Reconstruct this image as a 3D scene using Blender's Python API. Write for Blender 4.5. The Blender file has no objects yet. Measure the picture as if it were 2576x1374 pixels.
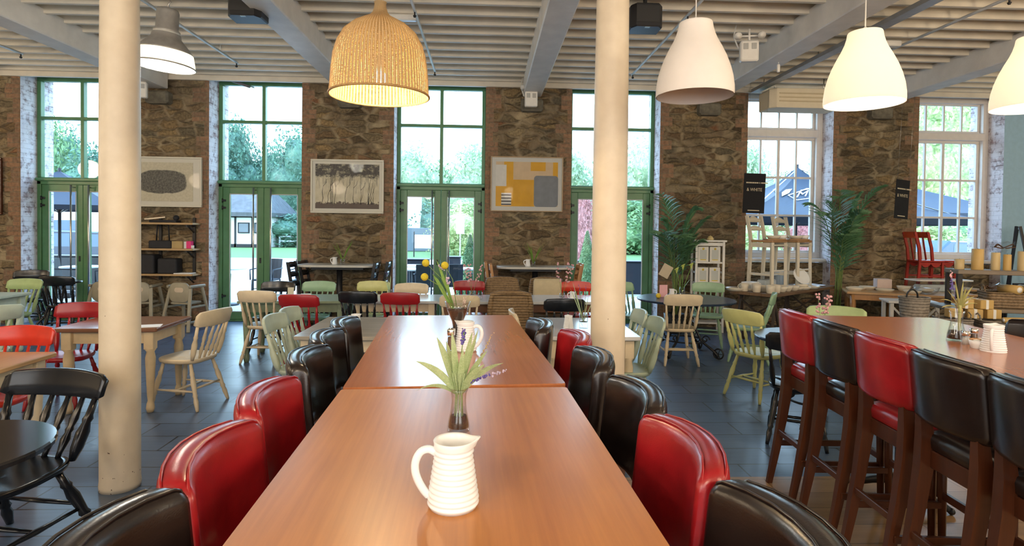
HALL_E, REAR_E, SKY_E, SUN_E, EXPO = 105.0, 200.0, 6.0, 2.5, 0.55
import bpy, math, random
from mathutils import Vector, Matrix
sc = bpy.context.scene
COL = sc.collection
PI = math.pi
rnd = random.Random(7)

# ------------------------------------------------------------------ camera
F, CXP, CYP, CH = 1450.0, 1288.0, 605.0, 1.6
YAW, PIT, ROLL = math.radians(2.45), 0.0195, 0.0125
fw = Vector((math.sin(YAW)*math.cos(PIT), math.cos(YAW)*math.cos(PIT), -math.sin(PIT)))
r0 = Vector((math.cos(YAW), -math.sin(YAW), 0)); u0 = r0.cross(fw)
RT = r0*math.cos(ROLL) + u0*math.sin(ROLL); UP = -r0*math.sin(ROLL) + u0*math.cos(ROLL)
cam = bpy.data.objects.new('camera', bpy.data.cameras.new('camera')); COL.objects.link(cam)
cam.matrix_world = Matrix(((RT.x, UP.x, -fw.x, 0), (RT.y, UP.y, -fw.y, 0), (RT.z, UP.z, -fw.z, CH), (0, 0, 0, 1)))
cam.data.sensor_width = 36; cam.data.lens = 36*F/2576; cam.data.shift_y = -82/2576
cam.data.clip_start = 0.05; cam.data.clip_end = 400
sc.camera = cam
def ray(px, py): return RT*((px-CXP)/F) - UP*((py-CYP)/F) + fw
def onz(px, py, z):                      # point of the photograph on a horizontal plane
    d = ray(px, py); return Vector((0, 0, CH)) + d*((z-CH)/d.z)
def ony(px, py, y):                      # point of the photograph on a plane parallel to the window wall
    d = ray(px, py); return Vector((0, 0, CH)) + d*(y/d.y)

# ------------------------------------------------------------------ mesh builder
class MB:
    def __init__(s): s.v = []; s.f = []; s.m = []; s.s = []
    def add(s, vs, fs, m=0, smooth=False, M=None):
        o = len(s.v)
        s.v += [(M @ Vector(p)) if M is not None else Vector(p) for p in vs]
        for f in fs: s.f.append([i+o for i in f]); s.m.append(m); s.s.append(smooth)
        return s
    def box(s, c, d, b=0.0, m=0, rz=0.0, M=None):        # chamfered box
        hx, hy, hz = d[0]/2, d[1]/2, d[2]/2
        T = Matrix.Translation(c) @ Matrix.Rotation(rz, 4, 'Z')
        if M is not None: T = M @ T
        if b <= 0:
            vs = [(x, y, z) for x in (-hx, hx) for y in (-hy, hy) for z in (-hz, hz)]
            return s.add(vs, [(0, 1, 3, 2), (4, 6, 7, 5), (0, 4, 5, 1), (2, 3, 7, 6), (0, 2, 6, 4), (1, 5, 7, 3)], m, False, T)
        b = min(b, hx*.98, hy*.98, hz*.98)
        vs = []; ix = {}
        for x in (-1, 1):
            for y in (-1, 1):
                for z in (-1, 1):
                    for a in range(3):
                        p = [x*hx, y*hy, z*hz]
                        for k in range(3):
                            if k != a: p[k] -= (x, y, z)[k]*b
                        ix[(x, y, z, a)] = len(vs); vs.append(p)
        fs = []
        def q(*k):
            f = [ix[i] for i in k]
            n = (Vector(vs[f[1]])-Vector(vs[f[0]])).cross(Vector(vs[f[2]])-Vector(vs[f[1]]))
            c_ = sum((Vector(vs[i]) for i in f), Vector())/len(f)
            fs.append(f if n.dot(c_) > 0 else f[::-1])
        for a in range(3):
            o = [k for k in range(3) if k != a]
            for sg in (-1, 1):
                def key(p, r_):
                    k = [0, 0, 0]; k[a] = sg; k[o[0]] = p; k[o[1]] = r_; return (*k, a)
                q(key(-1, -1), key(1, -1), key(1, 1), key(-1, 1))
            for p in (-1, 1):
                for r_ in (-1, 1):
                    def kk(e, ax):
                        k = [0, 0, 0]; k[a] = e; k[o[0]] = p; k[o[1]] = r_; return (*k, ax)
                    q(kk(-1, o[0]), kk(1, o[0]), kk(1, o[1]), kk(-1, o[1]))
        for x in (-1, 1):
            for y in (-1, 1):
                for z in (-1, 1): q((x, y, z, 0), (x, y, z, 1), (x, y, z, 2))
        return s.add(vs, fs, m, False, T)
    def bar(s, p0, p1, w, t, b=0.0, m=0, up=(0, 0, 1)):  # rectangular bar from p0 to p1
        p0, p1 = Vector(p0), Vector(p1); d = p1-p0; L = d.length; z = d.normalized()
        x = Vector(up).cross(z)
        if x.length < 1e-4: x = Vector((1, 0, 0)).cross(z)
        x.normalize(); y = z.cross(x)
        M = Matrix(((x.x, y.x, z.x, 0), (x.y, y.y, z.y, 0), (x.z, y.z, z.z, 0), (0, 0, 0, 1)))
        return s.box((0, 0, 0), (w, t, L), b, m, 0, Matrix.Translation((p0+p1)/2) @ M)
    def rings(s, R, m=0, smooth=True, cap=True, closed=False):
        n = len(R[0]); vs = [p for r in R for p in r]; fs = []
        for k in range(len(R)-(0 if closed else 1)):
            a, b = k*n, ((k+1) % len(R))*n
            for i in range(n):
                j = (i+1) % n; fs.append((a+i, a+j, b+j, b+i))
        if cap and not closed: fs.append(tuple(range(n))[::-1]); fs.append(tuple(range((len(R)-1)*n, len(R)*n)))
        return s.add(vs, fs, m, smooth)
    def tube(s, pts, r, n=8, m=0, closed=False, flat=1.0):
        pts = [Vector(p) for p in pts]; R = []; N = len(pts); px = None
        for i, p in enumerate(pts):
            if closed: t = pts[(i+1) % N]-pts[i-1]
            else: t = pts[min(i+1, N-1)]-pts[max(i-1, 0)]
            t.normalize()
            if px is None:
                a = Vector((0, 0, 1)) if abs(t.z) < .9 else Vector((1, 0, 0)); x = a.cross(t).normalized()
            else: x = (px - t*px.dot(t)).normalized()
            px = x; y = t.cross(x); rr = r[i] if isinstance(r, (list, tuple)) else r
            R.append([p + x*math.cos(2*PI*k/n)*rr + y*math.sin(2*PI*k/n)*rr*flat for k in range(n)])
        return s.rings(R, m, True, True, closed)
    def lathe(s, prof, c=(0, 0, 0), n=24, m=0, cap=True, flat=False):   # profile of (radius, z)
        R = [[(c[0]+r*math.cos(2*PI*k/n), c[1]+r*math.sin(2*PI*k/n), c[2]+z) for k in range(n)] for r, z in prof]
        return s.rings(R, m, not flat, cap)
    def turned(s, p0, p1, prof, n=9, m=0, fl=1.0):       # profile of (t along p0-p1, radius)
        p0, p1 = Vector(p0), Vector(p1)
        pts = [p0.lerp(p1, t) for t, r in prof]
        return s.tube(pts, [r for t, r in prof], n, m, False, fl)
    def prism(s, out, z0, z1, m=0, ch=0.0, M=None):      # 2D outline raised, with an optional chamfer on the top and bottom rims
        n = len(out); cx = sum(p[0] for p in out)/n; cy = sum(p[1] for p in out)/n
        def ins(k):
            r = []
            for x, y in out:
                d = math.hypot(x-cx, y-cy) or 1; f_ = max(0, (d-k)/d); r.append((cx+(x-cx)*f_, cy+(y-cy)*f_))
            return r
        if ch > 0: R = [[(x, y, z0) for x, y in ins(ch)], [(x, y, z0+ch) for x, y in out], [(x, y, z1-ch) for x, y in out], [(x, y, z1) for x, y in ins(ch)]]
        else: R = [[(x, y, z0) for x, y in out], [(x, y, z1) for x, y in out]]
        if M is not None: R = [[M @ Vector(p) for p in r] for r in R]
        return s.rings(R, m, False, True)
    def blade(s, pts, w, side, m=0, fold=0.0):           # a leaf: ribbon along pts, w(t) wide
        pts = [Vector(p) for p in pts]; N = len(pts); vs = []; fs = []; side = Vector(side).normalized()
        for i, p in enumerate(pts):
            ww = w(i/(N-1)); up = Vector((0, 0, 1))
            vs += [p - side*ww + up*fold*ww, p, p + side*ww + up*fold*ww]
        for i in range(N-1):
            a = i*3; fs += [(a, a+1, a+4, a+3), (a+1, a+2, a+5, a+4)]
        return s.add(vs, fs, m, True)
    def ball(s, c, r, m=0, n=10, k=7, sq=(1, 1, 1)):
        R = []
        for i in range(k+1):
            a = -PI/2 + PI*i/k; rr = max(1e-4, math.cos(a)); z = math.sin(a)
            R.append([(c[0]+sq[0]*r*rr*math.cos(2*PI*j/n), c[1]+sq[1]*r*rr*math.sin(2*PI*j/n), c[2]+sq[2]*r*z) for j in range(n)])
        return s.rings(R, m, True, True)
    def mesh(s, name):
        me = bpy.data.meshes.new(name); me.from_pydata([tuple(p) for p in s.v], [], s.f)
        me.polygons.foreach_set('material_index', s.m); me.polygons.foreach_set('use_smooth', s.s); me.update()
        return me
    def build(s, name, mat, parent=None, loc=None, rz=0.0, label=None):
        me = s.mesh(name)
        o = bpy.data.objects.new(name, me); COL.objects.link(o)
        for x in (mat if isinstance(mat, (list, tuple)) else [mat]): me.materials.append(x)
        if parent is not None: o.parent = parent
        if loc is not None: o.location = loc
        if rz: o.rotation_euler.z = rz
        if label: o['label'] = label
        return o

def tag(o, label, cat, group=None, kind=None):
    o['label'] = label
    if cat: o['category'] = cat
    if group: o['group'] = group
    if kind: o['kind'] = kind
    return o
def thing(name, label, cat, loc=(0, 0, 0), rz=0.0, group=None):
    o = bpy.data.objects.new(name, None); COL.objects.link(o); o.empty_display_size = .1
    o.location = loc; o.rotation_euler.z = rz
    return tag(o, label, cat, group)
def stem_(n): return n.split('.')[0]
def recolour(o, mat):
    for k, sl in enumerate(o.material_slots):
        sl.link = 'OBJECT'; sl.material = mat
def dup(root, loc, rz, label, group=None, mats=None, scale=None):
    def cp(o, par):
        c = o.copy(); COL.objects.link(c)
        if par is not None: c.parent = par
        if mats and c.type == 'MESH':
            mm = mats.get(stem_(o.name), mats.get('*'))
            if mm: recolour(c, mm)
        for ch in o.children: cp(ch, c)
        return c
    r = cp(root, None); r.location = loc; r.rotation_euler = (0, 0, rz); r['label'] = label
    if group: r['group'] = group
    if scale: r.scale = scale
    return r
class Maker:                             # first call moves the prototype itself, later calls copy it
    def __init__(s, root): s.root = root; s.used = False
    def put(s, loc, rz, label, group=None, mats=None, scale=None):
        if not s.used:
            s.used = True; r = s.root; r.location = loc; r.rotation_euler = (0, 0, rz); r['label'] = label
            if group: r['group'] = group
            if scale: r.scale = scale
            if mats:
                def rec(o):
                    if o.type == 'MESH':
                        mm = mats.get(stem_(o.name), mats.get('*'))
                        if mm: recolour(o, mm)
                    for ch in o.children: rec(ch)
                rec(r)
            return r
        return dup(s.root, loc, rz, label, group, mats, scale)
def arc(c, r, a0, a1, n): return [(c[0]+r*math.cos(a0+(a1-a0)*k/n), c[1]+r*math.sin(a0+(a1-a0)*k/n)) for k in range(n+1)]
def rrect(w, d, r, n=4):
    o = []
    for cx, cy, a in ((w/2-r, d/2-r, 0), (-w/2+r, d/2-r, PI/2), (-w/2+r, -d/2+r, PI), (w/2-r, -d/2+r, 1.5*PI)): o += arc((cx, cy), r, a, a+PI/2, n)
    return o
def circ(r, n=40): return [(r*math.cos(2*PI*k/n), r*math.sin(2*PI*k/n)) for k in range(n)]

# ------------------------------------------------------------------ materials
MATS = {}
def newmat(name):
    m = bpy.data.materials.new(name); m.use_nodes = True; nt = m.node_tree
    return m, nt, nt.nodes, nt.links, nt.nodes['Principled BSDF']
def rgba(c): return (c[0], c[1], c[2], 1)
def setp(b, **k):
    for n, v in k.items():
        n = {'rough': 'Roughness', 'metal': 'Metallic', 'spec': 'Specular IOR Level', 'coat': 'Coat Weight', 'coatr': 'Coat Roughness', 'trans': 'Transmission Weight', 'sss': 'Subsurface Weight', 'emi': 'Emission Strength', 'ior': 'IOR', 'sheen': 'Sheen Weight'}[n]
        b.inputs[n].default_value = v
def noise(N, L, vec, scale, detail=4, rough=.55):
    n = N.new('ShaderNodeTexNoise'); n.inputs['Scale'].default_value = scale; n.inputs['Detail'].default_value = detail; n.inputs['Roughness'].default_value = rough
    if vec is not None: L.new(vec, n.inputs['Vector'])
    return n
def ramp(N, L, fac, stops, interp='LINEAR'):
    r = N.new('ShaderNodeValToRGB'); r.color_ramp.interpolation = interp; e = r.color_ramp.elements
    while len(e) < len(stops): e.new(.5)
    for k, (p, c) in enumerate(stops): e[k].position = p; e[k].color = rgba(c) if not isinstance(c, (int, float)) else (c, c, c, 1)
    L.new(fac, r.inputs['Fac']); return r
def mix(N, L, fac, a, b, mode='MIX'):
    m = N.new('ShaderNodeMix'); m.data_type = 'RGBA'; m.blend_type = mode
    for k, v in ((0, fac), (6, a), (7, b)):
        if hasattr(v, 'is_output'): L.new(v, m.inputs[k])
        elif k == 0: m.inputs[0].default_value = v
        else: m.inputs[k].default_value = rgba(v)
    return m.outputs[2]
def mapping(N, L, vec, scale=(1, 1, 1), rot=(0, 0, 0), loc=(0, 0, 0)):
    mp = N.new('ShaderNodeMapping'); mp.inputs['Scale'].default_value = scale; mp.inputs['Rotation'].default_value = rot; mp.inputs['Location'].default_value = loc
    L.new(vec, mp.inputs['Vector']); return mp.outputs[0]
def bump(N, L, h, b, strength=.3, dist=.01):
    k = N.new('ShaderNodeBump'); k.inputs['Strength'].default_value = strength; k.inputs['Distance'].default_value = dist
    L.new(h, k.inputs['Height']); L.new(k.outputs[0], b.inputs['Normal']); return k
def pos(N): return N.new('ShaderNodeNewGeometry').outputs['Position']
def objc(N): return N.new('ShaderNodeTexCoord').outputs['Object']
def M_(name, col, rough=.5, var=.12, vs=14., bmp=0., bs=120., **k):
    if name in MATS: return MATS[name]
    m, nt, N, L, b = newmat(name); v = objc(N)
    setp(b, rough=rough, **k)
    if var > 0:
        n = noise(N, L, v, vs)
        c0 = tuple(x*(1-var) for x in col); c1 = tuple(min(1, x*(1+var)) for x in col)
        r = ramp(N, L, n.outputs['Fac'], ((.3, c0), (.7, c1))); L.new(r.outputs[0], b.inputs['Base Color'])
    else: b.inputs['Base Color'].default_value = rgba(col)
    if bmp > 0: bump(N, L, noise(N, L, v, bs, 3).outputs['Fac'], b, bmp, .004)
    MATS[name] = m; return m
def emit(name, col, s, base=(.8, .8, .8)):
    m, nt, N, L, b = newmat(name); b.inputs['Base Color'].default_value = rgba(base)
    b.inputs['Emission Color'].default_value = rgba(col); b.inputs['Emission Strength'].default_value = s; MATS[name] = m; return m
def wood(name, dark, light, axis=1, rough=.25, sc_=1.0, coat=.0, planks=None, along=.35):
    m, nt, N, L, b = newmat(name); v = objc(N)
    s = [9*sc_, 9*sc_, 9*sc_]; s[axis] = along*sc_
    vv = mapping(N, L, v, tuple(s))
    n1 = noise(N, L, vv, 1.2, 5, .6); n2 = noise(N, L, vv, 9, 4, .6)
    big = noise(N, L, v, 1.7, 2)
    c = ramp(N, L, n1.outputs['Fac'], ((.28, dark), (.72, light))).outputs[0]
    c = mix(N, L, .25, c, ramp(N, L, n2.outputs['Fac'], ((.35, tuple(x*.55 for x in dark)), (.65, light))).outputs[0])
    c = mix(N, L, .35, c, ramp(N, L, big.outputs['Fac'], ((.3, dark), (.7, light))).outputs[0])
    if planks:
        br = N.new('ShaderNodeTexBrick'); br.inputs['Scale'].default_value = 1; br.inputs['Brick Width'].default_value = planks[0]; br.inputs['Row Height'].default_value = planks[1]
        br.inputs['Mortar Size'].default_value = .0025; br.inputs['Color1'].default_value = (1, 1, 1, 1); br.inputs['Color2'].default_value = (.72, .72, .72, 1); br.inputs['Mortar'].default_value = (.25, .2, .15, 1)
        L.new(v, br.inputs['Vector']); c = mix(N, L, 1, c, br.outputs['Color'], 'MULTIPLY')
    L.new(c, b.inputs['Base Color']); setp(b, rough=rough, coat=coat, coatr=.12)
    bump(N, L, n2.outputs['Fac'], b, .06, .003)
    MATS[name] = m; return m
def leather(name, col, rough=.3):
    m, nt, N, L, b = newmat(name); v = objc(N)
    n = noise(N, L, v, 7, 4)
    L.new(ramp(N, L, n.outputs['Fac'], ((.3, tuple(x*.72 for x in col)), (.7, tuple(min(1, x*1.2) for x in col)))).outputs[0], b.inputs['Base Color'])
    setp(b, rough=rough, spec=.5, coat=.15, coatr=.25)
    vo = N.new('ShaderNodeTexVoronoi'); vo.inputs['Scale'].default_value = 260; L.new(v, vo.inputs['Vector'])
    a = N.new('ShaderNodeMath'); a.operation = 'MULTIPLY_ADD'; a.inputs[1].default_value = .35
    L.new(vo.outputs['Distance'], a.inputs[0]); L.new(noise(N, L, v, 11, 3).outputs['Fac'], a.inputs[2])
    bump(N, L, a.outputs[0], b, .09, .004)
    MATS[name] = m; return m
def wicker(name, dark, light, sx=60, sz=60):
    m, nt, N, L, b = newmat(name); v = objc(N)
    n = noise(N, L, v, 35, 3)
    c = ramp(N, L, n.outputs['Fac'], ((.3, dark), (.7, light))).outputs[0]
    w = N.new('ShaderNodeTexWave'); w.bands_direction = 'Z'; w.inputs['Scale'].default_value = sz/6.28; w.inputs['Distortion'].default_value = 1.2; w.inputs['Detail Scale'].default_value = 2; L.new(v, w.inputs['Vector'])
    c = mix(N, L, .38, c, ramp(N, L, w.outputs['Fac'], ((.1, tuple(x*.5 for x in dark)), (.6, light))).outputs[0])
    L.new(c, b.inputs['Base Color']); setp(b, rough=.6)
    bump(N, L, w.outputs['Fac'], b, .6, .006)
    MATS[name] = m; return m
def clearmat(name, tint=(1, 1, 1), gl=.02, fres=1.45, pw_=4.0):     # thin pane: mostly see-through, mirror-like at grazing angles
    m, nt, N, L, b = newmat(name); N.remove(b)
    t = N.new('ShaderNodeBsdfTransparent'); t.inputs[0].default_value = rgba(tint)
    g = N.new('ShaderNodeBsdfGlossy'); g.inputs['Roughness'].default_value = gl
    lw = N.new('ShaderNodeLayerWeight'); lw.inputs['Blend'].default_value = .5
    pw = N.new('ShaderNodeMath'); pw.operation = 'POWER'; pw.inputs[1].default_value = pw_; L.new(lw.outputs['Facing'], pw.inputs[0])
    f = N.new('ShaderNodeMath'); f.operation = 'MULTIPLY_ADD'; f.inputs[1].default_value = .75; f.inputs[2].default_value = ((fres-1)/(fres+1))**2; f.use_clamp = True; L.new(pw.outputs[0], f.inputs[0])
    x = N.new('ShaderNodeMixShader'); L.new(f.outputs[0], x.inputs[0]); L.new(t.outputs[0], x.inputs[1]); L.new(g.outputs[0], x.inputs[2])
    L.new(x.outputs[0], N['Material Output'].inputs['Surface']); MATS[name] = m; return m
def translucent(name, col, rough=.5, tr=.35, emi=0, ecol=(1, 1, 1)):
    m, nt, N, L, b = newmat(name); b.inputs['Base Color'].default_value = rgba(col); setp(b, rough=rough)
    t = N.new('ShaderNodeBsdfTranslucent'); t.inputs[0].default_value = rgba(col)
    x = N.new('ShaderNodeMixShader'); x.inputs[0].default_value = tr; L.new(b.outputs[0], x.inputs[1]); L.new(t.outputs[0], x.inputs[2])
    L.new(x.outputs[0], N['Material Output'].inputs['Surface'])
    if emi: b.inputs['Emission Color'].default_value = rgba(ecol); b.inputs['Emission Strength'].default_value = emi
    MATS[name] = m; return m
def leafmat(name, dark, light, tr=.3, sc_=.6):
    m, nt, N, L, b = newmat(name); p = pos(N)
    n = noise(N, L, p, sc_, 3); n2 = noise(N, L, p, sc_*9, 2)
    c = ramp(N, L, n.outputs['Fac'], ((.3, dark), (.7, light))).outputs[0]
    c = mix(N, L, .45, c, ramp(N, L, n2.outputs['Fac'], ((.35, dark), (.65, light))).outputs[0])
    L.new(c, b.inputs['Base Color']); setp(b, rough=.55)
    t = N.new('ShaderNodeBsdfTranslucent'); L.new(c, t.inputs[0])
    x = N.new('ShaderNodeMixShader'); x.inputs[0].default_value = tr; L.new(b.outputs[0], x.inputs[1]); L.new(t.outputs[0], x.inputs[2])
    L.new(x.outputs[0], N['Material Output'].inputs['Surface']); MATS[name] = m; return m

red_l = leather('red_leather', (.31, .010, .015), .28)
dark_l = leather('dark_brown_leather', (.016, .010, .009), .25)
stool_wood = wood('stool_wood', (.048, .014, .006), (.115, .032, .011), 2, .3)
tab_wood = wood('table_wood', (.36, .122, .030), (.62, .27, .075), 1, .34, .8, .04)
tab_wood2 = wood('table_wood_red', (.31, .095, .038), (.50, .19, .075), 1, .25, .8, .3)
white_china = M_('white_china', (.85, .86, .87), .28, .02)
chrome = M_('chrome', (.75, .74, .72), .18, 0, metal=1)
steel = M_('brushed_steel', (.55, .52, .47), .3, .05, metal=1)
black_iron = M_('black_iron', (.012, .012, .014), .4, .1)
black_paint = M_('black_paint', (.010, .011, .014), .22, .1)
cream = M_('cream_paint', (.62, .49, .30), .38, .07)
cream2 = M_('pale_cream_paint', (.66, .55, .38), .38, .07)
sage = M_('sage_paint', (.40, .48, .36), .38, .07)
sage2 = M_('pale_sage_paint', (.50, .58, .47), .38, .07)
green_c = M_('soft_green_paint', (.38, .50, .23), .38, .07)
mint = M_('mint_green_paint', (.30, .47, .30), .38, .07)
lime = M_('lime_yellow_paint', (.58, .58, .24), .38, .07)
red_p = M_('red_paint', (.32, .010, .014), .3, .1)
red_b = M_('bright_red_paint', (.62, .035, .014), .3, .1)
navy = M_('blue_black_paint', (.020, .035, .065), .28, .1)
sage_t = M_('sage_table_paint', (.22, .28, .18), .4, .08)
white_p = M_('white_paint', (.78, .76, .71), .4, .04)
gloss_glass = clearmat('vase_glass', (.98, .99, .99), .02, 1.6, 2.2)
picture_glass = clearmat('picture_glass', (1, 1, 1), .02, 1.08)
pane_glass = clearmat('window_glass', (.97, .99, .99), .01, 1.25)
soil = M_('dark_gravel', (.05, .025, .014), .8, .6, 220)
# ------------------------------------------------------------------ room materials
def mat_stone():
    m, nt, N, L, b = newmat('rubble_stone'); p = pos(N)
    dn = noise(N, L, p, 2.3, 3); dn2 = noise(N, L, p, 9, 2)
    sub = N.new('ShaderNodeVectorMath'); sub.operation = 'MULTIPLY_ADD'; sub.inputs[1].default_value = (.10, .10, .16)
    L.new(dn.outputs['Color'], sub.inputs[0]); L.new(p, sub.inputs[2])
    s2 = N.new('ShaderNodeVectorMath'); s2.operation = 'MULTIPLY_ADD'; s2.inputs[1].default_value = (.05, .05, .04)
    L.new(dn2.outputs['Color'], s2.inputs[0]); L.new(sub.outputs[0], s2.inputs[2])
    v = mapping(N, L, s2.outputs[0], (3.3, .01, 9.0))
    vo = N.new('ShaderNodeTexVoronoi'); vo.inputs['Scale'].default_value = 1; vo.inputs['Randomness'].default_value = .85; L.new(v, vo.inputs['Vector'])
    ve = N.new('ShaderNodeTexVoronoi'); ve.feature = 'DISTANCE_TO_EDGE'; ve.inputs['Scale'].default_value = 1; ve.inputs['Randomness'].default_value = .85; L.new(v, ve.inputs['Vector'])
    sep = N.new('ShaderNodeSeparateColor'); L.new(vo.outputs['Color'], sep.inputs[0])
    st = ramp(N, L, sep.outputs[0], ((0, (.10, .075, .05)), (.18, (.24, .19, .12)), (.36, (.16, .145, .11)), (.52, (.33, .245, .135)), (.68, (.19, .135, .085)), (.84, (.34, .28, .18)), (.95, (.23, .17, .11)), (1, (.30, .15, .085)))).outputs[0]
    g = noise(N, L, p, 26, 5, .65)
    st = mix(N, L, .8, st, ramp(N, L, g.outputs['Fac'], ((.3, (.30, .28, .26)), (.7, (1.45, 1.38, 1.25)))).outputs[0], 'MULTIPLY')
    mm = ramp(N, L, ve.outputs['Distance'], ((.03, .85), (.13, 0.)))
    mort = ramp(N, L, noise(N, L, p, 3, 3).outputs['Fac'], ((.35, (.20, .15, .10)), (.65, (.50, .41, .27)))).outputs[0]
    big = noise(N, L, p, .55, 2)
    c = mix(N, L, mm.outputs[0], st, mort)
    c = mix(N, L, .45, c, ramp(N, L, big.outputs['Fac'], ((.35, (.5, .5, .5)), (.65, (1.25, 1.15, 1.0)))).outputs[0], 'MULTIPLY')
    L.new(c, b.inputs['Base Color']); setp(b, rough=.85, spec=.25)
    h = ramp(N, L, ve.outputs['Distance'], ((0., 0.), (.16, .75), (.5, 1.)))
    hh = N.new('ShaderNodeMath'); hh.operation = 'MULTIPLY_ADD'; hh.inputs[1].default_value = .5
    L.new(g.outputs['Fac'], hh.inputs[0]); L.new(h.outputs[0], hh.inputs[2])
    bump(N, L, hh.outputs[0], b, 1.0, .05); return m
def mat_brick(name, c1, c2, mo, white=None, axis='XZ'):
    m, nt, N, L, b = newmat(name); p = pos(N)
    sx = N.new('ShaderNodeSeparateXYZ'); L.new(p, sx.inputs[0]); cb = N.new('ShaderNodeCombineXYZ')
    if axis == 'XZ': L.new(sx.outputs[0], cb.inputs[0])
    else: L.new(sx.outputs[1], cb.inputs[0])
    L.new(sx.outputs[2], cb.inputs[1])
    dn = noise(N, L, p, 14, 2)
    ad = N.new('ShaderNodeVectorMath'); ad.operation = 'MULTIPLY_ADD'; ad.inputs[1].default_value = (.022, .022, .022); L.new(dn.outputs['Color'], ad.inputs[0]); L.new(cb.outputs[0], ad.inputs[2])
    br = N.new('ShaderNodeTexBrick'); br.inputs['Scale'].default_value = 1; br.inputs['Brick Width'].default_value = .215; br.inputs['Row Height'].default_value = .078
    br.inputs['Mortar Size'].default_value = .007; br.inputs['Mortar Smooth'].default_value = .3; br.inputs['Bias'].default_value = -.1
    for k, c in (('Color1', c1), ('Color2', c2), ('Mortar', mo)): br.inputs[k].default_value = rgba(c)
    L.new(ad.outputs[0], br.inputs['Vector'])
    c = mix(N, L, .7, br.outputs['Color'], ramp(N, L, noise(N, L, p, 22, 4).outputs['Fac'], ((.3, (.5, .48, .46)), (.7, (1.25, 1.2, 1.15)))).outputs[0], 'MULTIPLY')
    if white:
        w = ramp(N, L, noise(N, L, p, 8, 5, .7).outputs['Fac'], ((.40, 1.), (.52, 0.)))
        c = mix(N, L, w.outputs[0], white, c)
    L.new(c, b.inputs['Base Color']); setp(b, rough=.85, spec=.25)
    h = N.new('ShaderNodeMath'); h.operation = 'SUBTRACT'; h.inputs[0].default_value = 1; L.new(br.outputs['Fac'], h.inputs[1])
    bump(N, L, h.outputs[0], b, .8, .015); return m
stone = mat_stone()
quoin = mat_brick('red_brick', (.31, .185, .115), (.21, .145, .10), (.25, .20, .14))
reveal = mat_brick('whitewashed_brick', (.55, .50, .53), (.40, .30, .31), (.24, .18, .18), (.70, .67, .70), 'YZ')
def mat_slate():
    m, nt, N, L, b = newmat('slate_tile'); p = pos(N)
    br = N.new('ShaderNodeTexBrick'); br.inputs['Scale'].default_value = 1; br.inputs['Brick Width'].default_value = .58; br.inputs['Row Height'].default_value = .285; br.offset = .5
    br.inputs['Mortar Size'].default_value = .0065; br.inputs['Mortar Smooth'].default_value = .1
    br.inputs['Color1'].default_value = (.058, .098, .175, 1); br.inputs['Color2'].default_value = (.078, .122, .205, 1); br.inputs['Mortar'].default_value = (.008, .008, .01, 1)
    L.new(mapping(N, L, p, (1, 1, 1), (0, 0, 0), (0, .12, 0)), br.inputs['Vector'])
    v = mapping(N, L, p, (1.2, 14, 1))
    n = noise(N, L, v, 2.5, 5, .6)
    c = mix(N, L, .8, br.outputs['Color'], ramp(N, L, n.outputs['Fac'], ((.3, (.78, .78, .80)), (.7, (1.15, 1.14, 1.12)))).outputs[0], 'MULTIPLY')
    L.new(c, b.inputs['Base Color'])
    r = ramp(N, L, noise(N, L, p, 1.3, 3).outputs['Fac'], ((.3, .27), (.7, .37))); L.new(r.outputs[0], b.inputs['Roughness'])
    setp(b, spec=.8)
    h = N.new('ShaderNodeMath'); h.operation = 'MULTIPLY_ADD'; h.inputs[1].default_value = -1.0; L.new(br.outputs['Fac'], h.inputs[0])
    sc_ = N.new('ShaderNodeMath'); sc_.operation = 'MULTIPLY'; sc_.inputs[1].default_value = .12; L.new(n.outputs['Fac'], sc_.inputs[0]); L.new(sc_.outputs[0], h.inputs[2])
    bump(N, L, h.outputs[0], b, .2, .004); return m
slate = mat_slate()
lam = wood('laminate_floor', (.30, .17, .075), (.50, .32, .16), 0, .32, 1, 0, (1.2, .19), .5)
ceil_p = M_('ceiling_paint', (.72, .66, .55), .6, .06, 5)
joist_p = M_('joist_paint', (.74, .68, .57), .55, .08, 4, .2, 60)
beam_p = M_('beam_paint', (.70, .67, .62), .5, .08, 5, .25, 40)
plaster = M_('cream_plaster', (.70, .62, .50), .7, .05)
blue_w = M_('blue_grey_wall_paint', (.34, .53, .68), .6, .05)
green_f = M_('green_door_paint', (.085, .22, .095), .35, .12, 6)
col_p = None
def mat_column():
    m, nt, N, L, b = newmat('cream_column_paint'); p = objc(N)
    n = noise(N, L, p, 9, 4)
    c = ramp(N, L, n.outputs['Fac'], ((.3, (.68, .58, .44)), (.7, (.75, .65, .50)))).outputs[0]
    sp = noise(N, L, p, 34, 3)
    sx = N.new('ShaderNodeSeparateXYZ'); L.new(p, sx.inputs[0])
    lo = N.new('ShaderNodeMapRange'); lo.inputs['From Min'].default_value = .0; lo.inputs['From Max'].default_value = .5; lo.inputs['To Min'].default_value = .67; lo.inputs['To Max'].default_value = .78; L.new(sx.outputs[2], lo.inputs[0])
    gt = N.new('ShaderNodeMath'); gt.operation = 'GREATER_THAN'; L.new(sp.outputs['Fac'], gt.inputs[0]); L.new(lo.outputs[0], gt.inputs[1])
    c = mix(N, L, gt.outputs[0], c, (.12, .07, .04))
    L.new(c, b.inputs['Base Color']); setp(b, rough=.42); bump(N, L, noise(N, L, p, 60, 3).outputs['Fac'], b, .12, .004); return m
col_p = mat_column()

YW, YG, ZC = 9.5, 9.85, 4.0              # inner wall face, window plane, underside of the joists
OPEN = [(-7.42, -5.98), (-4.49, -3.02), (-1.54, -.05), (1.37, 2.85), (4.33, 5.80), (7.285, 8.79)]
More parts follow.
